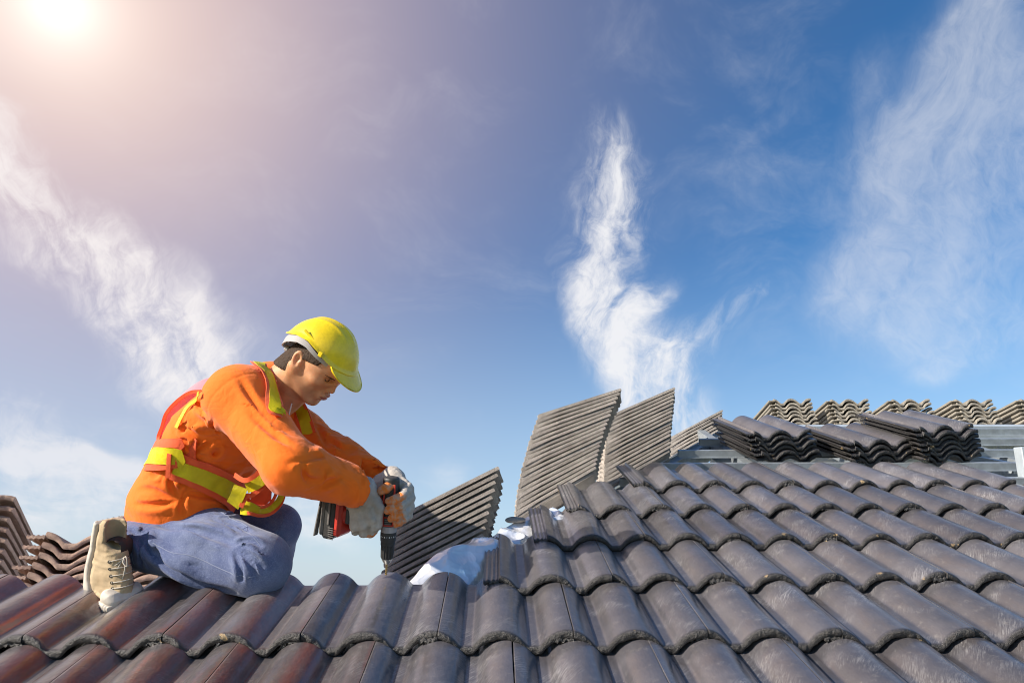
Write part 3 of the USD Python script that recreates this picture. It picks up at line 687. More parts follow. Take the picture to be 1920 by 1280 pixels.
def shirt_base(p):
    d = torso_sd(p)
    d = smin(d, cone(p, e(346, 955, 2.00), e(366, 962, 2.12), 0.128, 0.128), 0.06)
    arm = smin(cone(p, SH_R, EL_R, 0.081, 0.062), cone(p, EL_R, WR_R, 0.064, 0.047), 0.03)
    arm2 = smin(cone(p, SH_L, EL_L, 0.080, 0.064), cone(p, EL_L, WR_L, 0.062, 0.045), 0.03)
    d = smin(d, arm, 0.045); d = smin(d, arm2, 0.045)
    d = smin(d, cone(p, UPPER, SH_R, 0.080, 0.076), 0.05); d = smin(d, cone(p, UPPER, SH_L, 0.088, 0.080), 0.05)
    return d
def N3(p, sx, seed, oct=3): return meshkit.fbm(p * sx, oct, seed)
ARMDIR = unit(WR_R - SH_R)
def fold_frame(p, axis, s_along, s_across):
    """coordinates drawn out along an axis"""
    t = unit(axis); al = p @ t; q = p - al[:, None] * t
    return q * s_across + np.outer(al, t) * s_along
def drop(px, py, z0=1.55, fn=None):
    """the first point of the shirt along the line of sight"""
    fn = fn or shirt_base
    px, py = np.atleast_1d(px), np.atleast_1d(py)
    d = np.stack([(px - 960) / FPX, (640 - py) / FPX, -np.ones(len(px))], 1); t = np.full(len(px), z0)
    for _ in range(60):
        s = fn(d * t[:, None]); t = t + np.clip(s, -.02, .05) * 0.8
    return d * t[:, None]
def on(*xy): return list(drop(*zip(*xy)))
BELT = on((275, 858), (300, 862), (330, 869), (370, 884), (405, 901), (432, 922), (441, 938))
STRAP = on((484, 690), (496, 700), (505, 720), (510, 742), (513, 760), (514, 772))
STRAP_FAR = on((546, 752), (556, 768), (564, 790), (566, 815), (563, 842))
_press = cKDTree(np.concatenate([catmull(c_, 10) for c_ in (BELT, STRAP, STRAP_FAR)]))
def vest_mask(q):
    d, _ = _press.query(q, distance_upper_bound=.12); return np.exp(-(np.minimum(d, .2) / .042) ** 4)
GROOVES = [[(446.4, 705.6), (469.8, 743.7), (496.2, 775.9), (519.6, 802.2)], [(534.3, 869.6), (560.6, 863.8), (592.9, 856.4), (613.4, 855.6)], [(595.8, 916.5), (613.4, 904.8), (645.6, 893.0)], [(560.6, 869.6), (575.3, 896.0), (604.6, 904.8)], [(464.0, 770.0), (496.2, 799.3), (531.3, 828.6), (566.5, 846.2)], [(332.2, 775.9), (352.7, 805.2), (379.0, 819.8), (417.1, 816.9)], [(311.7, 799.3), (346.8, 806.6), (379.0, 811.0), (405.4, 805.2)], [(346.8, 834.5), (358.5, 840.3), (379.0, 824.2), (425.9, 822.7)], [(361.5, 849.1), (379.0, 837.4), (408.3, 819.8)], [(367.3, 852.0), (402.5, 849.1), (443.5, 831.5)], [(402.5, 781.7), (402.5, 799.3), (417.1, 814.0)], [(382.0, 731.9), (374.6, 758.3), (390.7, 778.8)], [(358.5, 761.2), (345.3, 781.7), (354.1, 799.3)], [(320.4, 887.2), (323.4, 910.6), (335.1, 937.0)], [(256.0, 916.5), (285.3, 919.4), (311.7, 931.1), (332.2, 937.0)], [(250.1, 942.8), (291.2, 947.2), (341.0, 935.5)], [(343.9, 969.2), (341.0, 937.0), (358.5, 907.7)], [(341.0, 919.4), (379.0, 928.2), (425.9, 939.9)], [(282.4, 884.8), (291.7, 890.7), (302.9, 885.7)], [(592.9, 790.5), (604.6, 819.8), (622.1, 840.3)], [(610.4, 822.7), (647.0, 846.2)]]
def crease_field(curves, fn):
    pts, amp = [], []
    for c_ in curves:
        q_ = catmull(drop(*zip(*c_), fn=fn), 14); a_ = np.sin(np.linspace(0.0, 1.0, len(q_)) * np.pi) ** 1.1; q_[1:-1] = (q_[:-2] + q_[1:-1] + q_[2:]) / 3
        pts.append(q_); amp.append(a_)
    q_ = np.concatenate(pts); t_ = np.concatenate([np.gradient(p_, axis=0) for p_ in pts]); t_ /= np.linalg.norm(t_, axis=1, keepdims=True)
    return cKDTree(q_), q_, t_, np.concatenate(amp)
def crease(field, q, depth, w=.0065):
    """a sharp hollow along each curve with a full roll of cloth on its lower side"""
    tr, pts, tan, amp = field; d, i = tr.query(q, distance_upper_bound=.06); ok = np.isfinite(d); i = np.where(ok, i, 0); d = np.where(ok, d, 1.0)
    return amp[i] * depth * (-np.exp(-(d / w) ** 2) + .60 * np.exp(-((d - 2.1 * w) / (1.25 * w)) ** 2))
F_SHIRT = crease_field(GROOVES, shirt_base)
def shirt_sd(p):
    d = shirt_base(p)
    near = np.abs(d) < 0.06
    if not near.any(): return d
    q = p[near]; disp = np.zeros(len(q))
    sr, _ = along(q, SH_R, EL_R); sf, _ = along(q, EL_R, WR_R)
    dr = cone(q, SH_R, EL_R, 0.083, 0.066); df = cone(q, EL_R, WR_R, 0.064, 0.047)
    dl = np.minimum(cone(q, SH_L, EL_L, 0.080, 0.064), cone(q, EL_L, WR_L, 0.062, 0.045))
    dt = torso_sd(q)
    wr = np.exp(-np.maximum(dr, 0) * 40) * (dr < dt + 0.02); wf = np.exp(-np.maximum(df, 0) * 40); wl = np.exp(-np.maximum(dl, 0) * 40); wt = np.exp(-np.maximum(dt, 0) * 40)
    wob = (N3(q, 7.0, 91, 2) - 0.5)[:, None] * np.array([0.05, 0.05, 0.05])
    # long diagonal drags on the upper sleeve, tight cross folds at elbow and cuff, sweeping folds over the body
    drag = ridge(N3(fold_frame(q + wob, unit(ARMDIR + np.array([-0.25, -0.35, 0])), 3.0, 15.0), 1.0, 41, 2)) - 0.6
    cross = ridge(N3(fold_frame(q + wob, np.array([0.35, 1.0, 0.5]), 5.0, 26.0), 1.0, 52, 2)) - 0.6
    hor = ridge(N3(fold_frame(q + wob, np.array([0.95, -0.25, 0.0]), 3.2, 17.0), 1.0, 63, 2)) - 0.6
    sweep = ridge(N3(fold_frame(q + wob, np.array([0.6, 0.8, 0.1]), 3.4, 14.0), 1.0, 74, 2)) - 0.6
    elb = np.exp(-((sf - 0.02) / 0.28) ** 2); cuff = np.exp(-((sf - 0.86) / 0.22) ** 2)
    disp += wr * 0.018 * drag * np.clip(sr * 1.4, 0.15, 1)
    disp += wf * (0.016 * drag * (1 - cuff) + 0.019 * cross * cuff + 0.014 * cross * elb)
    disp += wl * 0.018 * cross
    T, w, f, a, A = torso_coords(q)
    low = np.clip((1.6 - T) / 1.0, 0, 1); mid = np.exp(-((T - 2.4) / 0.9) ** 2)
    disp += wt * (0.018 * hor * low + 0.026 * hor * mid + 0.015 * sweep * np.clip(T - 2.2, 0, 1))
    # cloth hangs full at the hem, pinched by the belt of the vest
    disp += wt * (0.012 * np.exp(-((T - 0.55) / 0.6) ** 2) - 0.012 * np.exp(-((T - 1.75) / 0.28) ** 2))
    disp += 0.004 * (N3(q, 38.0, 17, 3) - 0.5)
    # armhole seam
    ds = (q - SH_R) @ unit(EL_R - SH_R) - 0.015
    disp -= 0.0035 * np.exp(-(ds / 0.004) ** 2) * (wr > 0.4)
    for w_, el_ in ((WR_R, EL_R), (WR_L, EL_L)):                         # stitched cuffs
        cs_ = (q - w_) @ unit(w_ - el_); nr_ = np.linalg.norm(q - w_, axis=1) < .10
        disp += nr_ * (.0035 * np.exp(-((cs_ + .012) / .014) ** 4) - .0025 * np.exp(-((cs_ + .032) / .004) ** 2))
    disp = disp * .28 + crease(F_SHIRT, q, .0100, .0080)
    disp = disp * (1 - 0.8 * vest_mask(q))
    out = d.copy(); out[near] = d[near] - disp
    return out
NECK_AX = unit([0.86, 0.46, 0.22]); NECK0 = e(500, 742, 1.95)
HEM = [e(246, 972, 2.05), e(310, 985, 1.95), e(440, 962, 1.92)]
_hemn = unit(np.cross(e(440, 955, 2.0) - e(240, 972, 2.0), np.array([0, 0, 1.0]))); _hemn = _hemn if _hemn[1] < 0 else -_hemn
def shirt_cut(p):
    d = shirt_sd(p)
    for w_, el_ in ((WR_R, EL_R), (WR_L, EL_L)):                       # cuffs
        t = unit(w_ - el_); s = (p - w_) @ t; near = np.linalg.norm(p - w_, axis=1) < 0.14
        d = np.where(near, smax(d, s - 0.004, 0.006), d)
    hem = (p - e(330, 981, 2.0)) @ _hemn + 0.010 * (meshkit.noise(p * 9.0, 5) - 0.5)
    near = (p[:, 0] < e(520, 900, 1.95)[0]) & (p[:, 1] < e(0, 890, 2.0)[1])
    d = np.where(near, smax(d, hem, 0.012), d)
    hole = cone(p, NECK0, NECK0 + NECK_AX * 0.3, 0.056, 0.070)
    d = smax(d, -hole, 0.006)
    throat = cone(p, NECK0 + np.array([0.02, -0.03, 0.0]), NECK0 + np.array([0.12, -0.075, 0.03]), 0.036, 0.030)
    d = smax(d, -throat, 0.01)
    return d
def collar_ring(p):
    """a stand-up collar round the neck hole"""
    q = p - NECK0; a = q @ NECK_AX; r = np.linalg.norm(q - a[:, None] * NECK_AX, axis=1)
    front = np.clip((q @ unit(FWD - (FWD @ NECK_AX) * NECK_AX)) / 0.06, -1, 1)
    return np.sqrt(np.maximum(r - 0.062 - 0.004, -0.004) ** 2 * 0 + (r - 0.063) ** 2 + np.maximum(np.abs(a - 0.012 + 0.012 * front) - 0.022, 0) ** 2) - 0.005
# ---- materials of the worker
def cloth(name, dark, light, weave=900.0, sheen=0.3, rough=0.85, big=5.0, bump=0.0006, extra=None, folds=0.0):
    g = Graph(); pos = g.add('geometry', 'position')
    c = g.ramp(g.noise(pos, big, 5, 0.6), [(0.3, dark), (0.7, light)])
    if extra: c = extra(g, pos, c)
    h = g.math('multiply', g.noise(pos, weave, 2, 0.5), bump)
    h = g.math('add', h, g.math('multiply', g.noise(g.vmath('multiply', pos, (1, 1, 1)), 60.0, 4, 0.6), bump * 2.5))
    if folds:                                                            # small soft wrinkles of the cloth
        wv = g.vmath('add', pos, g.vmath('scale', g.noise(pos, 6.0, 2, 0.5, out='color'), scale=0.16))
        for k_, (rot_, sc_, hh_) in enumerate((((0.3, 0.6, 0.5), (34.0, 9.0, 20.0), 0.0075), ((0.8, -0.4, 1.9), (46.0, 13.0, 26.0), 0.0050))):
            v_ = g.vmath('multiply', g.add('mapping', 'vector', {'mapping_type': 'point', 'rotation': rot_}, vector=wv), sc_)
            r_ = g.math('absolute', g.math('subtract', g.math('multiply', g.noise(v_, 1.0, 2, 0.45), 2.0), 1.0))
            msk = g.rng(g.noise(pos, 5.5 + 2 * k_, 2, 0.5), 0.40, 0.62, 0.0, 1.0)
            h = g.math('add', h, g.math('multiply', g.math('multiply', g.math('minimum', r_, 0.35), msk), hh_ * folds))
    n = g.add('bump', 'normal', {'distance': 1.0, 'strength': 0.8}, height=h)
    s = g.add('principled_bsdf', 'BSDF', {'roughness': rough, 'specular_ior_level': 0.25, 'sheen_weight': sheen, 'sheen_roughness': 0.5}, base_color=c, normal=n)
    return usdkit.material(stage, '/World/Looks/' + name, g.n, g.l, surface=s)
def dirty(g, pos, c):
    st = g.rng(g.noise(pos, 16.0, 5, 0.65), 0.62, 0.78, 0.0, 0.35)
    return g.mixc(st, c, (0.42, 0.10, 0.015))
M_SHIRT = cloth('orange_cotton', (0.87, 0.145, 0.006), (0.93, 0.175, 0.010), 900, 0.15, extra=dirty, folds=0.45)
def denim(g, pos, c):
    f = g.rng(g.noise(pos, 8.0, 5, 0.65), 0.42, 0.66, 0.0, 0.55)
    c = g.mixc(f, c, (0.20, 0.235, 0.34))
    t = g.rng(g.noise(pos, 420.0, 2, 0.5), 0.45, 0.75, 0.0, 0.45)
    return g.mixc(t, c, (0.25, 0.30, 0.42))
M_DENIM = cloth('blue_denim', (0.045, 0.064, 0.150), (0.080, 0.105, 0.215), 700, 0.2, 0.9, 9.0, 0.0008, denim, 0.3)
M_SEAM = plain('denim_thread', (0.22, 0.25, 0.34), 0.9)
M_TAPE = cloth('yellow_reflective_tape', (0.56, 0.47, 0.008), (0.68, 0.58, 0.015), 1200, 0.0, 0.38, 30.0, 0.0010)
M_BIND = cloth('red_orange_binding', (0.74, 0.085, 0.018), (0.84, 0.12, 0.03), 900, 0.2, 0.7, 12.0)
def pink_mesh():
    g = Graph(); pos = g.add('geometry', 'position')
    c = (0.84, 0.46, 0.50)
    dfs = g.add('principled_bsdf', 'BSDF', {'roughness': 0.8}, base_color=c)
    tl = g.add('translucent_bsdf', 'BSDF', color=(0.88, 0.55, 0.62))
    a = g.add('mix_closure', 'closure', fac=0.55, closure1=dfs, closure2=tl)
    return usdkit.material(stage, '/World/Looks/pink_vest_mesh', g.n, g.l, surface=a)
M_MESH = pink_mesh()
def skin_material():
    g = Graph(); pos = g.add('geometry', 'position')
    c = g.ramp(g.noise(pos, 28.0, 4, 0.6), [(0.3, (0.50, 0.222, 0.104)), (0.7, (0.66, 0.330, 0.180))])
    lip = g.add('attribute', 'fac', {'attribute': 'lip'}); c = g.mixc(lip, c, (0.33, 0.11, 0.085))
    st = g.add('attribute', 'fac', {'attribute': 'stubble'}); st = g.math('multiply', st, g.rng(g.noise(pos, 900.0, 2), 0.4, 0.6, 0.25, 0.6)); c = g.mixc(st, c, (0.13, 0.085, 0.065))
    n = g.add('bump', 'normal', {'distance': 1.0, 'strength': 0.5}, height=g.math('multiply', g.noise(pos, 700.0, 3, 0.6), 0.0005))
    s = g.add('principled_bsdf', 'BSDF', {'roughness': 0.48, 'subsurface_weight': 0.22, 'subsurface_scale': 0.006, 'specular_ior_level': 0.45}, base_color=c, normal=n)
    return usdkit.material(stage, '/World/Looks/skin', g.n, g.l, surface=s)
M_SKIN = skin_material()
M_HAIR = plain('dark_brown_hair', (0.050, 0.031, 0.020), 0.7, 0, 0.5, 300.0, 0.001, 500.0, 0.15)
M_HELMET = plain('yellow_helmet_plastic', (0.80, 0.57, 0.006), 0.34, 0, 0.14, 45.0, 0.0004, 140.0, 0.5, coat_weight=0.25, coat_roughness=0.2)
M_STRAP = plain('grey_harness_plastic', (0.36, 0.345, 0.34), 0.5)
M_DARK = plain('dark_webbing', (0.025, 0.022, 0.02), 0.6)

person = xform('person')
tag(person, 'kneeling roofer in orange shirt, safety vest, jeans and yellow hard hat drilling a tile', 'person')

# ---- shirt
lo = np.array([e(215, 0, 2.1)[0], e(0, 1010, 2.1)[1], -2.36]); hi = np.array([e(740, 0, 1.8)[0], e(0, 640, 2.0)[1], -1.56])
body_obj('shirt', surface(lambda p: smin(shirt_cut(p), collar_ring(p), 0.008), lo, hi, 0.0045), M_SHIRT, person)

# ---- trousers
def jeans_base(p):
    d = cone(p, HIP_R, KN_R, 0.090, 0.076)
    d = smin(d, cone(p, KN_R, KN_R + (AN_R - KN_R) * 0.45, 0.068, 0.072), 0.045)
    d = smin(d, cone(p, KN_R + (AN_R - KN_R) * 0.45, AN_R - (AN_R - KN_R) * -.12, 0.070, 0.060), 0.03)
    l = cone(p, HIP_L, KN_L, 0.082, 0.066); l = smin(l, cone(p, KN_L, AN_L, 0.064, 0.055), 0.02)
    d = smin(d, l, 0.02)
    return smin(d, cone(p, HIP_R, HIP_L, 0.092, 0.090), 0.05)
F_JEANS = None
JG = [[(437, 1021), (466, 1014), (494, 1027)], [(444, 1026), (469, 1054), (483, 1088)], [(439, 1028), (451, 1062), (454, 1094)], [(455, 1029), (480, 1049), (497, 1068)], [(258, 1006), (268, 1034), (266, 1064)], [(270, 996), (281, 1020), (290, 1062)],
      [(240, 990), (258, 1000), (272, 998)], [(405, 962), (430, 966), (456, 970)], [(395, 972), (425, 985), (452, 1000)], [(415, 975), (445, 985), (470, 1000)], [(297, 1040), (330, 1052), (372, 1064)]]
def jeans_sd(p):
    d = jeans_base(p); near = np.abs(d) < 0.05
    if not near.any(): return d
    q = p[near]
    wob = (N3(q, 8.0, 191, 2) - 0.5)[:, None] * np.array([0.06, 0.06, 0.06])
    kn = np.exp(-(np.linalg.norm(q - KN_R - np.array([-0.03, 0.03, 0.0]), axis=1) / 0.10) ** 2)
    radial = ridge(N3(fold_frame(q + wob, np.array([0.75, -0.55, 0.2]), 5.0, 30.0), 1.0, 152, 2)) - 0.6
    longf = ridge(N3(fold_frame(q + wob, unit(AN_R - KN_R), 3.0, 17.0), 1.0, 161, 2)) - 0.6
    sa, _ = along(q, KN_R, AN_R); calf = cone(q, KN_R, AN_R, 0.07, 0.06) < 0.03
    cuff = np.exp(-((sa - 0.92) / 0.16) ** 2) * calf
    crossf = ridge(N3(fold_frame(q + wob, np.array([0.1, 1.0, 0.3]), 6.0, 24.0), 1.0, 173, 2)) - 0.6
    disp = 0.013 * longf * (1 - kn) + 0.003 * radial * kn + 0.020 * crossf * cuff + 0.003 * (N3(q, 40.0, 18, 3) - 0.5)
    disp = disp * .10 + crease(F_JEANS, q, .0125, .0068) + crease(F_SPLIT, q, .022, .010)
    out = d.copy(); out[near] = d[near] - disp; return out
F_JEANS = crease_field(JG, jeans_base)
F_SPLIT = crease_field([[(285, 982), (330, 992), (375, 998), (416, 1010), (445, 1024)], [(262, 1004), (292, 1036), (340, 1072), (392, 1094), (450, 1112)]], jeans_base)
def jeans_cut(p):
    d = jeans_sd(p)
    t = unit(AN_R - KN_R); s = (p - AN_R) @ t; near = np.linalg.norm(p - AN_R, axis=1) < 0.13
    d = np.where(near, smax(d, s - 0.044, 0.006), d)
    hole = cone(p, AN_R + t * 0.05, AN_R + t * 0.13, 0.036, 0.040)
    return np.where(near, smax(d, -hole, 0.006), d)
lo = np.array([e(215, 0, 2.0)[0], e(0, 1150, 2.15)[1], -2.36]); hi = np.array([e(590, 0, 1.9)[0], e(0, 880, 2.0)[1], -1.62])
jn = body_obj('jeans', surface(jeans_cut, lo, hi, 0.0045), M_DENIM, person)
# ------------------------------------------------------------------ head, helmet, hair
V3 = lambda *a: np.array(a, float)
_yw, _pt = math.radians(20), math.radians(40)
HF = V3(math.cos(_pt) * math.cos(_yw), -math.sin(_pt), math.cos(_pt) * math.sin(_yw)); HU = V3(math.sin(_pt) * math.cos(_yw), math.cos(_pt), math.sin(_pt) * math.sin(_yw)); HL = np.cross(HU, HF)
HC = e(555, 676, 1.815) + HL * 0.075
HS = 0.88                                       # a small head
HR = H0 = np.stack([HF, HL, HU])                     # rows: head axes in eye coordinates
def hl(p): return (p - HC) @ H0.T / HS
def he(q): return np.asarray(q, float) * HS @ H0 + HC
def skull(q): return ell(q, V3(.036, 0, .030), (.088, .073, .086))
def head_sd(q):
    q = q.copy(); y = np.abs(q[:, 1]); m = np.stack([q[:, 0], y, q[:, 2]], 1)
    d = skull(q)
    d = smin(d, ell(q, V3(.048, 0, -.022), (.052, .060, .078)), .02)
    d = smin(d, cone(m, V3(.004, .056, -.042), V3(.070, .016, -.096), .016, .015), .022)
    d = smin(d, ell(q, V3(.080, 0, -.098), (.018, .021, .016)), .014)
    d = smin(d, ell(m, V3(.069, .044, -.014), (.022, .020, .016)), .016)
    d = smin(d, cone(m, V3(.094, .008, .024), V3(.082, .042, .022), .0085, .008), .012)
    d = smin(d, cone(m, V3(.095, 0, .016), V3(.1135, 0, -.028), .0075, .0095), .012)
    d = smin(d, ell(m, V3(.104, .0115, -.033), (.010, .0075, .0075)), .006)
    d = smax(d, -ell(m, V3(.106, .031, .006), (.017, .017, .0105)), .012)
    d = smin(d, ell(m, V3(.0845, .0310, .005), (.0125, .0145, .0118)), .0025)
    d = smin(d, ell(q, V3(.092, 0, -.062), (.020, .028, .024)), .016)
    d = smin(d, ell(m, V3(.106, .0055, -.0555), (.0085, .0165, .0050)), .004)
    d = smin(d, ell(q, V3(.105, 0, -.0672), (.0085, .0165, .0062)), .003)
    d = smax(d, -cone(m, V3(.1155, 0, -.0608), V3(.104, .022, -.0625), .0016, .0014), .003)
    d = smax(d, -ell(q, V3(.108, 0, -.080), (.010, .020, .006)), .010)
    # nostrils
    d = smax(d, -ell(m, V3(.109, .0065, -.040), (.005, .0035, .004)), .003)
    # ears
    er = m - V3(-.002, .075, -.002); ca, sa = math.cos(.25), math.sin(.25)
    er = np.stack([er[:, 0] * ca + er[:, 2] * sa, er[:, 1] - 0.25 * np.clip(-er[:, 0], -.03, .03), -er[:, 0] * sa + er[:, 2] * ca], 1)
    o = ell(er, V3(0, 0, .004), (.0175, .0075, .029)); o = smin(o, ell(er, V3(.003, 0, -.024), (.011, .006, .012)), .008)
    o = smax(o, -ell(er, V3(.002, .008, .004), (.0115, .0075, .021)), .003)
    o = smin(o, ell(er, V3(.010, .001, -.004), (.006, .006, .008)), .004)
    return smin(d, o, .006)
def body_sd(p):
    d = head_sd(hl(p)) * HS
    a = he([-.004, 0, -.035]); b = NECK0 + NECK_AX * 0.01
    nk = cone(p, a, b, .056, .062)
    nk = smin(nk, cone(p, he([.030, 0, -.062]), NECK0 + NECK_AX * .05 + V3(.02, -.03, .0), .034, .040), .03)
    d = smin(d, nk, .022)
    d = smin(d, cone(p, NECK0, UPPER + V3(.02, -.03, 0), .075, .09), .03)
    # sternomastoid and throat
    d = smin(d, cone(p, he([-.012, -.060, -.03]), NECK0 + NECK_AX * .05 + V3(.03, -.03, .035), .012, .012), .02)
    return d
_c = he([.02, 0, .0]); lo = np.minimum(_c - 0.19, UPPER - 0.14); hi = np.maximum(_c + 0.17, UPPER + 0.14)
HV = surface(body_sd, lo, hi, 0.0024)
_q = hl(HV[0]); _y = np.abs(_q[:, 1])
lip = np.clip(1.4 - np.sqrt(((_q[:, 0] - .107) / .011) ** 2 + (_q[:, 1] / .0215) ** 2 + ((_q[:, 2] + .0612) / .0115) ** 2) * 1.15, 0, 1)
lip = np.clip(lip * 2.2, 0, 1)
jaw = np.exp(-(np.maximum(0, _q[:, 2] + .060) / .012) ** 2) * (_q[:, 0] > -.01) * (_q[:, 2] > -.125) * (1 - lip)
mous = np.exp(-((_q[:, 2] + .047) / .006) ** 2) * (_y < .024) * (_q[:, 0] > .09)
body_obj('body', HV, M_SKIN, person, True, {'lip': lip, 'stubble': np.clip(0.45 * jaw + 0.5 * mous, 0, 1)})
# hair under the helmet, sideburn and nape
def hair_sd(p):
    q = hl(p); d = smin(skull(q), cone(p, he([-.008, 0, -.02]), NECK0 + NECK_AX * 0.02, .060, .06), .03) - .0045 + .004 * (meshkit.noise(p * 260.0, 3) - .5)
    y = np.abs(q[:, 1])
    top = .050 - q[:, 2]                                                # hair line on the forehead and above the ear
    line = np.where(q[:, 0] > -.012, -.012 + .004 - (q[:, 2] - .030) * 1.0, 0)
    back = np.maximum(q[:, 0] + .016, -.075 - q[:, 2] + 0.4 * (q[:, 0] + .06))
    above = np.maximum(.010 - q[:, 2] - np.clip(q[:, 0] - .0, 0, .1) * -0.35, q[:, 0] - .066 + np.maximum(0, .05 - q[:, 2]) * 0.25)
    burn = np.sqrt((np.maximum(np.abs(q[:, 0] - .024) - .003, 0)) ** 2 + np.maximum(np.abs(q[:, 2] - .010) - .017, 0) ** 2) - .003 + np.where(y < .05, .1, 0)
    reg = np.minimum(back, above)
    return smax(d, reg, .004)
body_obj('hair', surface(hair_sd, he([0, 0, 0]) - 0.16, he([0, 0, 0]) + 0.16, 0.003), M_HAIR, person)
# eyebrows, lashes: thin tapered strokes on the brow
def on_face(q, out=.0008):
    p = he(q)
    for _ in range(8):
        d, g = grad(body_sd, np.array([p])); p = p - d[0] * g[0]
    return p + g[0] * out
for s in (-1, 1):
    pts = [on_face([x_, s * y_, z_], .0004) for x_, y_, z_ in ((.104, .011, .0245), (.101, .021, .029), (.094, .034, .0305), (.082, .046, .0255))]
    t = tube(catmull(pts, 5), np.array([.0016] * 4 + [.0021] * 8 + [.0009] * 4), 6)
    obj('eyebrow', (to_world(t.vertices), t.faces), M_HAIR, person, True)
    pts = [on_face([x_, s * y_, z_], .0006) for x_, y_, z_ in ((.095, .0195, .0000), (.0965, .026, -.0030), (.0955, .034, -.0036), (.090, .043, .0010))]
    t = tube(catmull(pts, 5), .0011, 5)
    obj('eyelash', (to_world(t.vertices), t.faces), M_DARK, person, True)

# helmet: shell, peak, harness; it sits tipped back a little on the head
_pt, _yw = math.radians(32), math.radians(13); KF = V3(math.cos(_pt) * math.cos(_yw), -math.sin(_pt), math.cos(_pt) * math.sin(_yw)); KU = V3(math.sin(_pt) * math.cos(_yw), math.cos(_pt), math.sin(_pt) * math.sin(_yw))
HR = np.stack([KF, np.cross(KU, KF), KU]); KC = e(553, 676, 1.815) + HR[1] * 0.075
HSC, HSR = V3(.023, 0, .018), V3(.110, .094, .115)
def rim_z(az):
    """height of the rim at an azimuth (0 front, pi back)"""
    a = np.abs(az)
    return np.interp(a, [0, .35, .7, 1.0, 1.35, 1.7, 2.1, 2.5, 2.85, np.pi], [.034, .036, .039, .046, .060, .069, .062, .044, .034, .030])
def shell_pt(az, t, infl=0.0):
    """t: 0 at the rim, 1 at the crown"""
    z0 = (rim_z(az) - HSC[2]) / HSR[2]
    el0 = np.arcsin(np.clip(z0, -.99, .99)); el = el0 + (np.pi / 2 - el0) * t
    c = np.cos(el)
    x, y, z = np.cos(az) * c * (HSR[0] + infl), np.sin(az) * c * (HSR[1] + infl), np.sin(el) * (HSR[2] + infl)
    q = np.stack([x, y, z], -1)
    # three low ribs over the crown, and a lip turned out at the rim
    rib = np.exp(-(y / .006) ** 2) + np.exp(-((np.abs(y) - .030) / .005) ** 2)
    q = q * (1 + (0.022 * rib * np.clip((el - .75) * 3, 0, 1))[..., None])
    lipo = np.exp(-(t / .045) ** 2) * .055
    q[..., :2] *= (1 + lipo)[..., None]
    return q + HSC
def closed(outer, inner):
    """two matching grids (wrapping round in the second axis) joined at their first row and closed"""
    nt, na = outer.shape[:2]; V = np.concatenate([outer.reshape(-1, 3), inner.reshape(-1, 3)]); N = nt * na
    i, j = np.meshgrid(np.arange(nt - 1), np.arange(na), indexing='ij'); k = (j + 1) % na
    a, b, c, d = (i * na + j).ravel(), (i * na + k).ravel(), ((i + 1) * na + k).ravel(), ((i + 1) * na + j).ravel()
    F = [np.stack([a, b, c], -1), np.stack([a, c, d], -1), np.stack([a, c, b], -1) + N, np.stack([a, d, c], -1) + N]
    j = np.arange(na); k = (j + 1) % na
    F += [np.stack([j, k + N, k], -1), np.stack([j, j + N, k + N], -1)]
    return trimesh.Trimesh(V, np.concatenate(F), process=False)
az = np.linspace(-np.pi, np.pi, 120, endpoint=False); tt = np.concatenate([np.linspace(0, .12, 8), np.linspace(.16, 1, 36)])
A_, T_ = np.meshgrid(az, tt)
helmet = xform('hard_hat', EM, str(person.GetPath()))
tmesh = closed(shell_pt(A_, T_), shell_pt(A_, T_, -.003)); tmesh.vertices = tmesh.vertices @ HR + KC
obj('shell', (tmesh.vertices, tmesh.faces), M_HELMET, helmet, 50)
# peak
pa = np.linspace(-.86, .86, 41); pw = np.linspace(0, 1, 12)
PA, PW = np.meshgrid(pa, pw)
def peak_pt(a, w, up):
    r = shell_pt(a, np.zeros_like(a)); reach = .030 * np.clip(np.cos(a / .86 * np.pi / 2), 0, 1) ** 0.6
    out = np.stack([np.cos(a * .75), np.sin(a * .75), np.zeros_like(a)], -1)
    q = r - out * .004 + out * ((reach + .004) * w)[..., None]
    q[..., 2] += -.034 * w * np.cos(a / .86 * np.pi / 2) ** .6 - .004 * (a / 1.0) ** 2 * w + up + .003 * np.exp(-((1 - w) / .12) ** 2)
    return q
po, pi_ = peak_pt(PA, PW, .0015), peak_pt(PA, PW, -.0015)
V = np.concatenate([po.reshape(-1, 3), pi_.reshape(-1, 3)]); ni, nj = PA.shape; N = ni * nj; F = []
i, j = np.meshgrid(np.arange(ni - 1), np.arange(nj - 1), indexing='ij'); a = (i * nj + j).ravel()
F = [np.stack([a, a + nj, a + nj + 1], -1), np.stack([a, a + nj + 1, a + 1], -1), np.stack([a, a + nj + 1, a + nj], -1) + N, np.stack([a, a + 1, a + nj + 1], -1) + N]
rim = np.concatenate([np.arange(nj), np.arange(1, ni) * nj + nj - 1, (ni - 1) * nj + np.arange(nj - 2, -1, -1), np.arange(ni - 2, 0, -1) * nj]); r2 = np.roll(rim, -1)
F += [np.stack([rim, rim + N, r2 + N], -1), np.stack([rim, r2 + N, r2], -1)]
obj('peak', (V @ HR + KC, np.concatenate(F)), M_HELMET, helmet, 50)
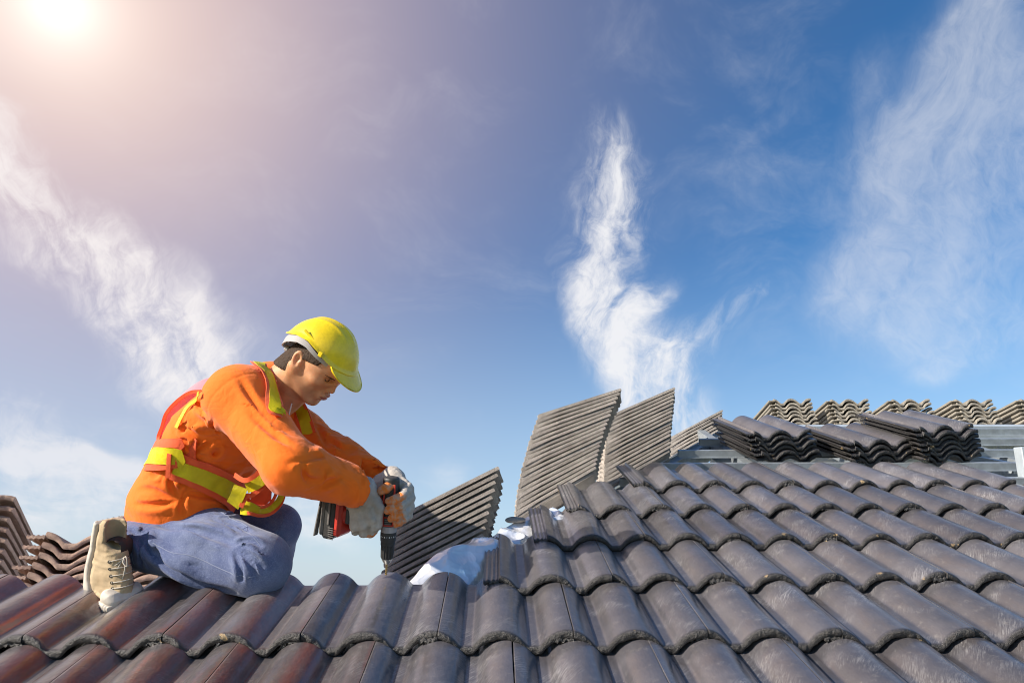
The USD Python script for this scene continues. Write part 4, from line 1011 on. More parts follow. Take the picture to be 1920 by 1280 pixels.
# raised side panel and slot lugs
for s in (-1, 1):
    b1 = box(.050, .004, .008, bev=.0015); q = shell_pt(np.array([s * 1.75]), np.array([.10]))[0]
    t = np.array([math.cos(.25), 0, -math.sin(.25)]); b1.apply_transform(frame(q, t, V3(0, 1, 0), V3(math.sin(.25), 0, math.cos(.25))))
    obj('side_panel', (b1.vertices @ HR + KC, b1.faces), M_HELMET, helmet, False)
    b1 = box(.012, .007, .014, bev=.002); q = shell_pt(np.array([s * 1.22]), np.array([.02]))[0]; b1.apply_translation(q)
    obj('lug', (b1.vertices @ HR + KC, b1.faces), M_HELMET, helmet, False)
def band(azs, zs, hs, infl, th=.002):
    """a strap standing on edge round the head"""
    ring = []
    for a, z, h in zip(azs, zs, hs):
        x, y = math.cos(a) * (.092 + infl), math.sin(a) * (.077 + infl); o = V3(math.cos(a), math.sin(a), 0)
        c = V3(.014 + x, y, z)
        ring += [c + o * th - V3(0, 0, h / 2), c + o * th + V3(0, 0, h / 2), c - o * th + V3(0, 0, h / 2), c - o * th - V3(0, 0, h / 2)]
    n = len(azs); F = []
    for i in range(n - 1):
        for k in range(4):
            a, b = i * 4 + k, i * 4 + (k + 1) % 4; F += [[a, b, b + 4], [a, b + 4, a + 4]]
    F += [[0, 2, 1], [0, 3, 2], [4 * n - 4, 4 * n - 3, 4 * n - 2], [4 * n - 4, 4 * n - 2, 4 * n - 1]]
    t = trimesh.Trimesh(np.array(ring), F, process=False); t.fix_normals(); return t
for s in (-1, 1):
    a = s * np.linspace(.75, np.pi, 36)
    z = np.interp(np.abs(a), [.75, 1.2, 1.6, 1.9, 2.3, 2.7, np.pi], [.034, .045, .058, .056, .040, .014, -.004]); h = np.interp(np.abs(a), [.75, 1.3, 1.8, 2.3, 2.8, np.pi], [.010, .012, .017, .024, .022, .018])
    b1 = band(a, z, h, .006); obj('harness_band', (b1.vertices @ HR + KC, b1.faces), M_STRAP, helmet, 40)
a = np.linspace(-.8, .8, 24); b1 = band(a, .036 + 0 * a, .014 + 0 * a, .004)
obj('sweat_band', (b1.vertices @ HR + KC, b1.faces), M_DARK, helmet, 40)
b1 = box(.014, .030, .018, bev=.003); b1.apply_translation(V3(-.070, 0, -.006)); obj('adjuster', (b1.vertices @ HR + KC, b1.faces), M_STRAP, helmet, False)
from scipy.ndimage import gaussian_filter1d, gaussian_filter
# ------------------------------------------------------------------ safety vest: panels, binding and tape lying on the shirt
def settle(p, out):
    for _ in range(6):
        d, g = grad(shirt_base, p, .004); p = p - (d - out)[:, None] * g * .9
    return p, g
def ribbon(pts, width, out=.005, thick=.0022, free=None, nw=5, wob=0.0):
    """a flexible strip along pts (eye coordinates). free: per point, 0 lies on the shirt, 1 keeps its own place"""
    c = catmull(pts, 10); n = len(c)
    fr = np.zeros(n) if free is None else np.interp(np.linspace(0, 1, n), np.linspace(0, 1, len(free)), free)
    wd = np.interp(np.linspace(0, 1, n), np.linspace(0, 1, len(np.atleast_1d(width))) if np.ndim(width) else [0, 1], width if np.ndim(width) else [width, width])
    sm = lambda x: gaussian_filter1d(x, 1.6, axis=0, mode='nearest')
    on_, g = settle(c.copy(), out); on_ = sm(on_)
    for _ in range(3):
        dd, g = grad(shirt_base, on_, .006); on_ = on_ + sm(np.clip(out - dd, -.02, .02)[:, None] * g) * .9
    c = on_ * (1 - fr)[:, None] + c * fr[:, None]
    t = np.gradient(c, axis=0); t /= np.linalg.norm(t, axis=1, keepdims=True) + 1e-9
    g = sm(g) * (1 - fr)[:, None] + np.array([0, 0, 1.0]) * fr[:, None]
    g -= (g * t).sum(1)[:, None] * t; g /= np.linalg.norm(g, axis=1, keepdims=True) + 1e-9
    s = np.cross(t, g); rows = []
    for k in np.linspace(-.5, .5, nw):
        q = c + s * (k * wd)[:, None]
        mv = np.zeros(n)
        for _ in range(3): mv = mv + np.clip(out - shirt_base(q + g * mv[:, None]), -.02, .02) * .7
        q = q + g * (sm(np.clip(mv, -.02, .02)) * (1 - fr))[:, None]; rows.append(q)
    R = np.stack(rows, 1)
    R += g[:, None] * (wob * (meshkit.noise(R.reshape(-1, 3) * 42.0, 7).reshape(n, nw, 1) - .5))
    top = R + g[:, None] * thick; N = n * nw
    V = np.concatenate([top.reshape(-1, 3), R.reshape(-1, 3)]); i, j = np.meshgrid(np.arange(n - 1), np.arange(nw - 1), indexing='ij'); a = (i * nw + j).ravel()
    F = [np.stack([a, a + nw, a + nw + 1], -1), np.stack([a, a + nw + 1, a + 1], -1), np.stack([a, a + nw + 1, a + nw], -1) + N, np.stack([a, a + 1, a + nw + 1], -1) + N]
    rim = np.concatenate([np.arange(nw), np.arange(1, n) * nw + nw - 1, (n - 1) * nw + np.arange(nw - 2, -1, -1), np.arange(n - 2, 0, -1) * nw]); r2 = np.roll(rim, -1)
    F += [np.stack([rim, rim + N, r2 + N], -1), np.stack([rim, r2 + N, r2], -1)]
    t = trimesh.Trimesh(V, np.concatenate(F), process=False); t.fix_normals(); return t
def patch(rows, out=.004, thick=.0015, free=0.0):
    """a sheet through rows of points"""
    R = np.array([catmull(r, 8) for r in rows]); R = np.stack([catmull(R[:, k], 6) for k in range(R.shape[1])], 1)
    n, m = R.shape[:2]
    if free < 1:
        q, g = settle(R.reshape(-1, 3).copy(), out); q = gaussian_filter(q.reshape(n, m, 3), (2, 2, 0), mode='nearest'); R = R * free + q * (1 - free)
    nr = np.cross(np.gradient(R, axis=0), np.gradient(R, axis=1)); nr /= np.linalg.norm(nr, axis=-1, keepdims=True) + 1e-9
    top = R + nr * thick; N = n * m
    V = np.concatenate([top.reshape(-1, 3), R.reshape(-1, 3)]); i, j = np.meshgrid(np.arange(n - 1), np.arange(m - 1), indexing='ij'); a = (i * m + j).ravel()
    F = [np.stack([a, a + m, a + m + 1], -1), np.stack([a, a + m + 1, a + 1], -1), np.stack([a, a + m + 1, a + m], -1) + N, np.stack([a, a + 1, a + m + 1], -1) + N]
    rim = np.concatenate([np.arange(m), np.arange(1, n) * m + m - 1, (n - 1) * m + np.arange(m - 2, -1, -1), np.arange(n - 2, 0, -1) * m]); r2 = np.roll(rim, -1)
    F += [np.stack([rim, rim + N, r2 + N], -1), np.stack([rim, r2 + N, r2], -1)]
    return trimesh.Trimesh(V, np.concatenate(F), process=False)
vest = xform('safety_vest', EM, str(person.GetPath()))
def vp(name, t, mat, smooth=40): return obj(name, (t.vertices, t.faces), mat, vest, smooth)
# belt: round the back, over the near side and down to the front
belt = BELT
far = [belt[0] + V3(.010, .012, -.06), belt[0] + V3(.03, .02, -.16)]
bw = .046
back_belt = far[::-1] + belt[:3]; front_belt = belt[2:]
vp('reflective_tape', ribbon(back_belt, bw, .013, wob=.004), M_TAPE)
vp('reflective_tape', ribbon(front_belt, bw, .0125, wob=.005), M_TAPE)
def offs(pts, d):
    p = np.array(pts); t = np.gradient(p, axis=0); t /= np.linalg.norm(t, axis=1, keepdims=True)
    _, g = grad(shirt_base, p, .004); s = np.cross(t, g); s /= np.linalg.norm(s, axis=1, keepdims=True); return list(p + s * d)
for sg, ww in ((-1, .026), (1, .030)):
    vp('binding', ribbon(offs(back_belt, sg * .035), .024, .0115, wob=.004), M_BIND)
    vp('binding', ribbon(offs(front_belt, sg * .033), .020, .0105, wob=.005), M_BIND)
vp('binding', ribbon(on((327, 846), (324, 868), (321, 893)), .013, .0175), M_BIND)                      # upright seam where the belt overlaps
vp('side_panel', patch([on((300, 820), (330, 832), (365, 848)), on((290, 838), (330, 848), (372, 862)), on((284, 850), (326, 860), (368, 876))], .009), M_BIND)
# front edges: tape hanging from the belt forwards, crossing under the chest
flap1 = [drop(433, 940)[0], e(443, 930, 1.90), e(457, 912, 1.87), e(474, 898, 1.86), e(490, 886, 1.87), e(508, 872, 1.90)]
vp('reflective_tape', ribbon([e(437, 946, 1.885), e(446, 928, 1.86), e(452, 912, 1.86)], .038, .008, free=[1, 1, 1], wob=.004), M_TAPE)
vp('reflective_tape', ribbon([e(462, 912, 1.875), e(480, 905, 1.87), e(498, 890, 1.88), e(510, 874, 1.90)], .036, .008, free=[1, 1, 1, 1], wob=.004), M_TAPE)
vp('binding', ribbon([e(440, 890, 1.88), e(458, 900, 1.862), e(476, 893, 1.862), e(492, 878, 1.875), e(502, 866, 1.89)], .013, .008, free=[1] * 5, wob=.003), M_BIND)
vp('binding', ribbon([e(452, 950, 1.87), e(462, 930, 1.862), e(472, 928, 1.866), e(490, 914, 1.875), e(508, 896, 1.89)], .013, .008, free=[1] * 5, wob=.003), M_BIND)
# low loop of the far front edge that hangs clear of the body
loop_t = [e(452, 950, 1.89), e(468, 953, 1.88), e(486, 957, 1.90), e(504, 954, 1.93), e(520, 942, 1.95), e(529, 926, 1.96), e(531, 906, 1.96), e(528, 890, 1.97)]
vp('reflective_tape', ribbon(loop_t, [.040, .036, .022, .018, .018, .018, .020, .020], .008, free=[1] * 8, wob=.004), M_TAPE)
vp('binding', ribbon([q + V3(.004, -.013, .002) for q in loop_t], .009, .008, free=[1] * 8), M_BIND)
vp('binding', ribbon([e(462, 930, 1.875), e(473, 944, 1.885), e(490, 950, 1.90), e(506, 944, 1.93), e(516, 930, 1.95), e(519, 914, 1.96), e(515, 900, 1.97)], .009, .008, free=[1] * 7), M_BIND)
vp('front_panel', patch([[e(478, 910, 1.95), e(500, 900, 1.96), e(522, 880, 1.98)], [e(470, 925, 1.93), e(495, 925, 1.95), e(512, 905, 1.97)], [e(470, 942, 1.91), e(492, 948, 1.92), e(508, 938, 1.945)]], free=1.0), M_BIND)
# shoulder straps
STRAP_SIDE = 1
near = list(STRAP)
near = [near[0] + V3(-.010, .004, -.03)] + near + [near[-1] + V3(.002, -.02, -.035)]
NF = [0] * 7 + [1]
vp('reflective_tape', ribbon(near, .031, .009, free=NF, wob=.003), M_TAPE)
for sg in (-1, 1): vp('binding', ribbon(offs(near, sg * .0185), .006 if sg * STRAP_SIDE < 0 else .010, .008, free=NF, wob=.002), M_BIND)
torso_only = lambda p: smin(torso_sd(p), cone(p, UPPER, SH_L, 0.088, 0.080), .05)
farp = list(drop([552, 561, 570, 577, 578, 572], [744, 764, 788, 812, 832, 856], fn=torso_only) * .978)
farp = [farp[0] + V3(-.012, .030, -.05)] + farp
vp('reflective_tape', ribbon(farp, .038, .009, free=[1] * 7, wob=.003), M_TAPE)
for sg in (-1, 1): vp('binding', ribbon([q + V3(.021 * sg, -.002 * sg, .001) for q in farp], .009, .008, free=[1] * 7, wob=.002), M_BIND)
# the back panel of pink mesh standing off the shirt, with its bound edge
edge_ = [e(378, 733, 1.98), e(356, 736, 1.99), e(332, 752, 2.00), e(312, 775, 2.01), e(304, 800, 2.02), e(297, 820, 2.02), e(301, 832, 2.00), e(320, 842, 1.97)]
vp('binding', ribbon(edge_, .010, .008, free=[1] * 8), M_BIND)
inn = [e(392, 745, 2.00), e(372, 752, 2.01), e(350, 775, 2.02), e(335, 800, 2.03), e(328, 815, 2.03), e(318, 824, 2.03), e(318, 834, 2.02), e(330, 842, 2.00)]
vp('mesh_panel', patch([edge_, [(a + b) / 2 + V3(-.006, .006, .0) for a, b in zip(edge_, inn)], inn], free=1.0), M_MESH)
farE = [q + V3(.03, .015, -.22) for q in edge_]
vp('mesh_panel', patch([edge_, [(a * .5 + b * .5) + V3(-.02, .025, 0) for a, b in zip(edge_, farE)], farE], free=1.0), M_MESH)
yl = on((384, 742), (366, 762), (350, 786), (340, 808))
vp('reflective_tape', ribbon([q + V3(-.012, .008, .0) for q in yl], .012, .010, free=[.5] * 4), M_TAPE)

# dark undershirt and white cord seen in the open collar
vp_t = tube(catmull([e(547, 756, 1.885), e(543, 772, 1.88), e(540, 785, 1.885), e(536, 797, 1.89)], 6), .0018, 6)
obj('neck_cord', (to_world(vp_t.vertices), vp_t.faces), plain('white_cord', (.75, .74, .72), .6), person, True)

# seams of the jeans: the outseam of the thigh and the yoke
def seam(pts, fn=jeans_sd, r=.0008, mat=None, name='seam', out=.0005):
    q = drop(*zip(*pts), fn=fn); c = catmull(q, 8)
    for _ in range(4):
        d, g = grad(fn, c, .002); c = c - (d - out)[:, None] * g * .9
    t = tube(c, r, 5); obj(name, (to_world(t.vertices), t.faces), mat or M_SEAM, jn, True)
seam([(404, 953), (440, 975), (468, 1000), (488, 1022)])
seam([(276, 1010), (318, 1034), (360, 1042), (410, 1064), (450, 1078), (478, 1080)])
seam([(236, 984), (240, 1010), (246, 1036), (252, 1058)])

# ------------------------------------------------------------------ canvas shoe
FT = unit([.80, -.10, .60]); FH = unit([-.05, 1.0, -.03] - FT * (FT @ np.array([-.05, 1.0, -.03]))); FW = np.cross(FT, FH)
FB = e(203, 1116, 1.79)
def poly_sd(x, y, poly):
    P_ = np.array(poly); n = len(P_); d = np.full(len(x), 1e9); inside = np.zeros(len(x), bool)
    for i in range(n):
        a, b = P_[i], P_[(i + 1) % n]; ex, ey = b - a; wx, wy = x - a[0], y - a[1]
        t = np.clip((wx * ex + wy * ey) / (ex * ex + ey * ey), 0, 1); d = np.minimum(d, (wx - ex * t) ** 2 + (wy - ey * t) ** 2)
        c = ((a[1] > y) != (b[1] > y)); xi = a[0] + (y - a[1]) / (ey if ey else 1e-9) * ex; inside ^= c & (x < xi)
    return np.where(inside, -1, 1) * np.sqrt(d)
SOLE_P = [(-.012, .186), (-.024, .150), (-.030, .100), (-.029, .060), (-.022, .025), (-.004, .003), (.030, -.004), (.075, -.002), (.098, .006), (.101, .018), (.075, .020), (.035, .019), (.006, .026), (-.008, .048), (-.014, .080), (-.011, .130), (-.001, .180)]
UP_P = [(-.004, .186), (.030, .190), (.040, .182), (.056, .120), (.062, .096), (.074, .078), (.086, .058), (.094, .040), (.096, .018), (.075, .014), (.035, .014), (.004, .022), (-.012, .050), (-.018, .085), (-.014, .140)]
CAP_P = [(.050, .012), (.054, .040), (.070, .046), (.088, .040), (.099, .026), (.100, .012)]
SHS = 1.10
def fl(p): q = (p - FB) / SHS; return q @ FT, q @ FH, q @ FW
def halfw(x, y):
    """half width of the foot, by height along the standing part and by reach along the flat part"""
    a = np.interp(y, [0, .03, .07, .12, .16, .19], [.046, .047, .043, .034, .033, .033])
    return a - np.clip(x - .070, 0, 1) ** 1.6 * 1.6
def shoe_upper(p):
    x, y, w = fl(p); d2 = poly_sd(x, y, UP_P); hw = halfw(x, y) - .004 - np.clip((x - .01) * .28, 0, .02) * (y > .03)
    return smax(d2, np.abs(w) - hw, .022) + .0012 * (meshkit.noise(p * 60, 3) - .5) - .002 * (ridge(N3(fold_frame(p, FT, 20, 60), 1.0, 7, 2)) - .6) * (y > .03)
def ankle_hole(p):
    return cone(p, AN_R + unit(AN_R - KN_R) * .005, FB + FT * .020 + FH * .165, .034, .030)
def shoe_cut(p):
    d = shoe_upper(p)
    x, y, w = fl(p)
    mouth = ell(np.stack([x - .045, y - .165, w], 1), V3(0, 0, 0), (.045, .040, .026))
    notch = poly_sd(x, y, [(.038, .22), (.023, .140), (.040, .128), (.078, .112), (.13, .15), (.12, .22)])
    return smax(smax(d, -mouth, .006), -notch, .004)
lo = FB + np.array([-.13, -.07, -.15]); hi = FB + np.array([.18, .29, .18])
shoe = xform('canvas_shoe', EM, str(person.GetPath()))
M_CANVAS = cloth('beige_canvas', (.37, .27, .155), (.48, .37, .23), 800, .1, .85, 22.0, .0006)
M_RUBBER = plain('offwhite_rubber', (.50, .45, .38), .6, 0, .25, 30.0, .0008, 90.0)
obj('upper', surface(shoe_cut, lo, hi, .0032), M_CANVAS, shoe, True)
def sole_sd(p):
    x, y, w = fl(p); d = smax(poly_sd(x, y, SOLE_P), np.abs(w) - halfw(x, y) - .0015, .006)
    s = np.where(y > .03, y, x); g = np.sin(s * 2 * np.pi / .0075)
    return d + .0007 * np.where(x > .02, g, 0) * (np.abs(w) > .03)
obj('sole', surface(sole_sd, lo, hi, .0028), M_RUBBER, shoe, True)
obj('toe_cap', surface(lambda p: smax(poly_sd(*fl(p)[:2], CAP_P) - .002, np.abs(fl(p)[2]) - halfw(*fl(p)[:2]) + .002, .020), lo, hi, .0032), M_RUBBER, shoe, True)
lin = surface(lambda p: smax(shoe_upper(p) + .004, -(shoe_upper(p) + .006), .001), lo, hi, .006) if False else None
M_LACE = plain('offwhite_lace', (.50, .45, .37), .8)
def shoe_pt(x, y, w, out=.001):
    p = FB + (FT * x + FH * y + FW * w) * SHS
    for _ in range(8):
        d, g = grad(shoe_cut, np.array([p]), .001); p = p - (d[0] - out) * g[0] * .9
    return p
rows_ = [(.062, .108), (.068, .092), (.074, .078), (.080, .064), (.085, .052)]
for k, (x, y) in enumerate(rows_):
    pa_, pb_ = shoe_pt(x - .012, y - .004, -.024, .0005), shoe_pt(x - .012, y - .004, .024, .0005)
    for q in (pa_, pb_):
        _, g = grad(shoe_cut, np.array([q]), .001); t = trimesh.creation.torus(.0032, .0009, 14, 6)
        z_ = g[0]; x_ = unit(np.cross(z_, [0.1, .9, .2])); t.apply_transform(frame(q, x_, np.cross(z_, x_), z_)); obj('eyelet', t, M_STEEL_DARK if 'M_STEEL_DARK' in globals() else M_DARK, shoe, True)
    c = catmull([pa_, shoe_pt(x + .004, y, -.010, .003), shoe_pt(x + .004, y, .010, .003), pb_], 5)
    t = tube(c, .0013, 6); obj('lace', t, M_LACE, shoe, True)
knot = shoe_pt(.066, .112, -.004, .006)
for o in ([(0, 0, 0), (-.022, -.010, .010), (-.030, -.022, .012), (-.012, -.014, .010), (0, 0, 0)], [(0, 0, 0), (.010, -.020, .014), (.006, -.045, .016), (-.004, -.060, .014)], [(0, 0, 0), (-.010, -.025, .012), (-.020, -.050, .012), (-.028, -.066, .010)], [(0, 0, 0), (.012, .004, .012), (.016, -.018, .016), (.004, -.010, .012), (0, 0, 0)]):
    t = tube(catmull([knot + np.array(v) for v in o], 6), .0014, 6); obj('lace', t, M_LACE, shoe, True)
# dark sock in the mouth of the shoe
def sock_sd(p): return cone(p, AN_R + unit(AN_R - KN_R) * .02, FB + FT * .030 + FH * .135, .034, .030)
body_obj('sock', surface(sock_sd, AN_R - .14, AN_R + .14, .005), plain('dark_sock', (.035, .025, .022), .9), person)
# ------------------------------------------------------------------ gloves
def glove_material():
    g = Graph(); pos = g.add('geometry', 'position')
    c = g.ramp(g.noise(pos, 30.0, 5, 0.65), [(0.3, (.36, .32, .28)), (0.7, (.52, .47, .42))])
    pl = g.add('attribute', 'fac', {'attribute': 'palm'})
    wear = g.rng(g.noise(pos, 70.0, 5, 0.7), .42, .62, 0, 1)
    o = g.mixc(wear, (.70, .19, .035), (.46, .36, .28))
    m = g.rng(g.math('add', pl, g.math('multiply', g.math('subtract', g.noise(pos, 55.0, 4, 0.6), .5), .7)), .42, .58, 0, 1)
    c = g.mixc(m, c, g.mixc(.25, o, (.70, .19, .035)))
    c = g.mixc(g.rng(g.noise(pos, 45.0, 5, 0.7), .60, .8, 0, .6), c, (.16, .13, .11))
    n = g.add('bump', 'normal', {'distance': 1.0, 'strength': .8}, height=g.math('multiply', g.noise(pos, 420.0, 3, .6), .0012))
    s = g.add('principled_bsdf', 'BSDF', {'roughness': .88, 'specular_ior_level': .2}, base_color=c, normal=n)
    return usdkit.material(stage, '/World/Looks/work_glove', g.n, g.l, surface=s)
M_GLOVE = glove_material()
def chain(p, pts, rad, k=.004):
    d = None
    for i in range(len(pts) - 1):
        c = cone(p, np.array(pts[i], float), np.array(pts[i + 1], float), rad[i], rad[i + 1]); d = c if d is None else smin(d, c, k)
    return d
DZ = 1.82                                                                # distance of the drill
def dp(px, py, dz=0.0): q = e(px, py, DZ); q[2] += dz; return q
# right hand: back of the hand to the eye, fingers closing round the grip behind it
R_K = [dp(716, 948, .030), dp(703, 966, .036), dp(686, 978, .034), dp(670, 982, .026)]            # knuckles, index to little finger
R_F = [[R_K[0], dp(712, 980, .028), dp(697, 998, .012), dp(688, 1001, -.004)],
       [R_K[1], dp(700, 990, .022), dp(692, 993, -.010), dp(686, 972, -.022)],
       [R_K[2], dp(684, 996, .018), dp(676, 996, -.012), dp(672, 975, -.022)],
       [R_K[3], dp(668, 994, .012), dp(661, 992, -.012), dp(660, 974, -.020)]]
R_RAD = [[.0125, .0118, .0112, .0100], [.0128, .0120, .0112, .010], [.0122, .0114, .0108, .0095], [.0112, .0104, .0098, .0088]]
R_WR = dp(676, 914, .020)
def right_hand(p):
    d = None
    for k in range(4):
        c = cone(p, R_WR + (R_K[k] - R_K[1]) * .55 + V3(.004, -.004, 0), R_K[k], .020, .0148)
        d = c if d is None else smin(d, c, .014)
    for f, r in zip(R_F, R_RAD): d = smin(d, chain(p, f, r), .0045)
    th = chain(p, [dp(692, 925, .010), dp(714, 930, -.010), dp(728, 938, -.030), dp(732, 948, -.040)], [.018, .0145, .0125, .011])
    d = smin(d, th, .010)
    d = smin(d, cone(p, R_WR, WR_R + V3(0, 0, 0), .028, .034), .02)
    n = np.abs(d) < .02
    if n.any():
        q = p[n]; d = d.copy(); d[n] += .0018 * (ridge(N3(q, 55.0, 5, 2)) - .6) + .0016 * (N3(q, 120., 9, 2) - .5)
    return d
# left hand: over the back of the drill, fingers coming round from the right
L_K = [dp(764, 916, -.012), dp(768, 934, -.008), dp(767, 952, -.010), dp(762, 968, -.014)]
L_F = [[L_K[0], dp(757, 926, .022), dp(742, 931, .034), dp(733, 934, .030)],
       [L_K[1], dp(757, 942, .026), dp(740, 947, .036), dp(730, 951, .030)],
       [L_K[2], dp(759, 957, .024), dp(745, 962, .034), dp(737, 966, .028)],
       [L_K[3], dp(760, 969, .016), dp(752, 974, .026), dp(746, 978, .024)]]
L_RAD = [[.0130, .0122, .0116, .0108], [.0134, .0124, .0118, .0110], [.0128, .0120, .0112, .0105], [.0118, .0108, .0102, .0095]]
L_WR = dp(730, 906, -.055)
def left_hand(p):
    d = None
    for k in range(4):
        c = cone(p, L_WR + (L_K[k] - L_K[1]) * .5, L_K[k], .020, .0150); d = c if d is None else smin(d, c, .014)
    for f, r in zip(L_F, L_RAD): d = smin(d, chain(p, f, r), .0045)
    th = chain(p, [dp(740, 908, -.030), dp(737, 907, .004), dp(727, 911, .022), dp(718, 915, .028)], [.018, .0150, .0135, .012])
    d = smin(d, th, .008)
    d = smin(d, cone(p, L_WR, WR_L, .030, .033), .02)
    n = np.abs(d) < .02
    if n.any():
        q = p[n]; d = d.copy(); d[n] += .0018 * (ridge(N3(q, 55.0, 15, 2)) - .6) + .0016 * (N3(q, 120., 19, 2) - .5)
    return d
def fingers_mask(V, F_, start=1):
    """1 on the coated inner side: from the first finger joint on"""
    best = np.full(len(V), 9.0); s = np.zeros(len(V))
    for f in F_:
        c = np.array(f); seg = np.concatenate([c[i] + np.linspace(0, 1, 12)[:, None] * (c[i + 1] - c[i]) for i in range(len(c) - 1)]); t = np.linspace(0, 1, len(seg))
        dd, ii = cKDTree(seg).query(V); m = dd < best; best = np.where(m, dd, best); s = np.where(m, t[ii], s)
    return s, best
hv = surface(right_hand, dp(672, 960) - .10, dp(690, 960) + .10, .0026)
s, b = fingers_mask(hv[0], R_F)
palm_r = np.clip(((R_WR[2] + .0) - hv[0][:, 2]) * 30 + .2, 0, 1) * .9
side_r = np.clip((.000 - (hv[0] - dp(655, 955))[:, 0]) * 0 + np.exp(-((hv[0] - dp(664, 958, .0)) ** 2).sum(1) / .022 ** 2), 0, 1) * .9
palm_r = np.clip(np.maximum(np.maximum(palm_r, side_r), np.where(b < .02, np.clip((s - .30) * 3.0, 0, .95), 0)), 0, 1)
body_obj('glove', hv, M_GLOVE, person, True, {'palm': palm_r})
hv = surface(left_hand, dp(742, 945) - .115, dp(742, 945) + .10, .0026)
s, b = fingers_mask(hv[0], L_F + [[dp(740, 908, -.030), dp(737, 907, .004), dp(727, 911, .022), dp(718, 915, .028)]])
body_obj('glove', hv, M_GLOVE, person, True, {'palm': np.where(b < .018, np.clip((s - .22) * 3.4, 0, 1), 0)})

# ------------------------------------------------------------------ cordless drill
drill = xform('cordless_drill', EM)
tag(drill, 'red and black cordless drill driver with battery, held upright over a tile', 'drill')
M_DBLK = plain('black_tool_plastic', (.030, .029, .028), .5, 0, .3, 60., .0006, 300.)
M_DGRY = plain('dusty_grey_plastic', (.13, .12, .11), .7, 0, .4, 40., .0008, 200.)
M_DRED = plain('red_tool_plastic', (.50, .040, .026), .38, 0, .2, 40., .0004, 200.)
M_DSTL = plain('brushed_steel', (.55, .54, .52), .32, .9)
M_BRASS = plain('brass_bit', (.62, .44, .20), .35, .9)
M_MARK = plain('white_print', (.75, .74, .72), .6)
M_CLEAR = plain('smoky_collar_plastic', (.34, .32, .33), .35)
SC = DZ / FPX                                                            # metres per photograph pixel at the drill
AX0 = dp(724, 1074)                                                      # where the bit meets the tile
AXU = unit(dp(734, 900) - AX0)
AXX = unit(V3(1, 0, 0) - AXU * AXU[0]); AXZ = np.cross(AXX, AXU)
def DM(): return frame(AX0, AXX, AXU, AXZ)                               # x right, y up the drill, z to the eye
def lathe(prof, sides=40, flutes=None):
    prof = np.array(prof, float); th = np.arange(sides) * 2 * np.pi / sides; V = []
    for r, y in prof:
        rr = np.full(sides, r)
        if flutes and flutes[0] <= y <= flutes[1]: rr = rr - flutes[3] * (np.cos(th * flutes[2]) > .55)
        V.append(np.stack([rr * np.cos(th), np.full(sides, y), rr * np.sin(th)], 1))
    V = np.concatenate(V); n = len(prof); F = []
    for i in range(n - 1):
        for j in range(sides):
            k = (j + 1) % sides; F += [[i * sides + j, (i + 1) * sides + k, i * sides + k], [i * sides + j, (i + 1) * sides + j, (i + 1) * sides + k]]
    V = np.vstack([V, [0, prof[0][1], 0], [0, prof[-1][1], 0]]); m = len(V)
    for j in range(sides):
        k = (j + 1) % sides; F += [[m - 2, j, k], [m - 1, (n - 1) * sides + k, (n - 1) * sides + j]]
    t = trimesh.Trimesh(V, F, process=False); t.apply_transform(DM()); return t
def dob(name, t, mat, parent=None, smooth=35): return obj(name, (t.vertices, t.faces), mat, parent or drill, smooth)
yy = lambda py: (1074 - py) * SC
# the twisted bit
ys_ = np.linspace(yy(1079), yy(1050), 60); tw = ys_ * 2 * np.pi / .011
V = []; 
for y, a in zip(ys_, tw):
    r0 = .0030 if y > yy(1066) else .0032 * np.clip((y - ys_[0]) / .004, .12, 1)
    th = np.arange(12) * 2 * np.pi / 12
    rr = r0 * (1 - .34 * (np.cos(2 * (th - a)) > .2) * (y < yy(1062)))
    V.append(np.stack([rr * np.cos(th), np.full(12, y), rr * np.sin(th)], 1))
V = np.concatenate(V); F = []
for i in range(len(ys_) - 1):
    for j in range(12):
        k = (j + 1) % 12; F += [[i * 12 + j, (i + 1) * 12 + k, i * 12 + k], [i * 12 + j, (i + 1) * 12 + j, (i + 1) * 12 + k]]
t = trimesh.Trimesh(V, F, process=False); t.apply_transform(DM()); dob('drill_bit', t, M_BRASS)
dob('chuck_nose', lathe([(.0045, yy(1056)), (.0085, yy(1055)), (.0125, yy(1050)), (.0150, yy(1046)), (.0150, yy(1044))]), M_DSTL)
dob('chuck', lathe([(.0150, yy(1046)), (.0172, yy(1043)), (.0178, yy(1030)), (.0178, yy(1022)), (.0192, yy(1020)), (.0192, yy(1014)), (.0185, yy(1012))], 72, (yy(1044), yy(1021), 14, .0016)), M_DBLK)
dob('torque_ring', lathe([(.0195, yy(1013)), (.0205, yy(1012)), (.0213, yy(1003)), (.0213, yy(997)), (.0205, yy(995))], 72, (yy(1011), yy(1006), 36, .0006)), M_DBLK)
for k in range(-4, 5):                                                   # the ring of white numbers and dots, as small raised marks
    a = k * .30; h = .0036 if k % 2 else .0016; w = .0020 if k % 2 else .0014
    b1 = box(w, h, .0008); o = V3(math.sin(a) * .0214, yy(1003), math.cos(a) * .0214)
    b1.apply_transform(frame(o, V3(math.cos(a), 0, -math.sin(a)), V3(0, 1, 0), V3(math.sin(a), 0, math.cos(a)))); b1.apply_transform(DM()); dob('dial_mark', b1, M_MARK, None, False)
dob('gear_collar', lathe([(.0205, yy(996)), (.0214, yy(994)), (.0210, yy(986)), (.0214, yy(984))]), M_CLEAR)
def rbox(p, c, h, r, R=None):
    q = p - c
    if R is not None: q = q @ R.T
    q = np.abs(q) - (np.array(h) - r); return np.linalg.norm(np.maximum(q, 0), axis=1) + np.minimum(q.max(1), 0) - r
DR = np.stack([AXX, AXU, AXZ])
def dloc(p): return (p - AX0) @ DR.T
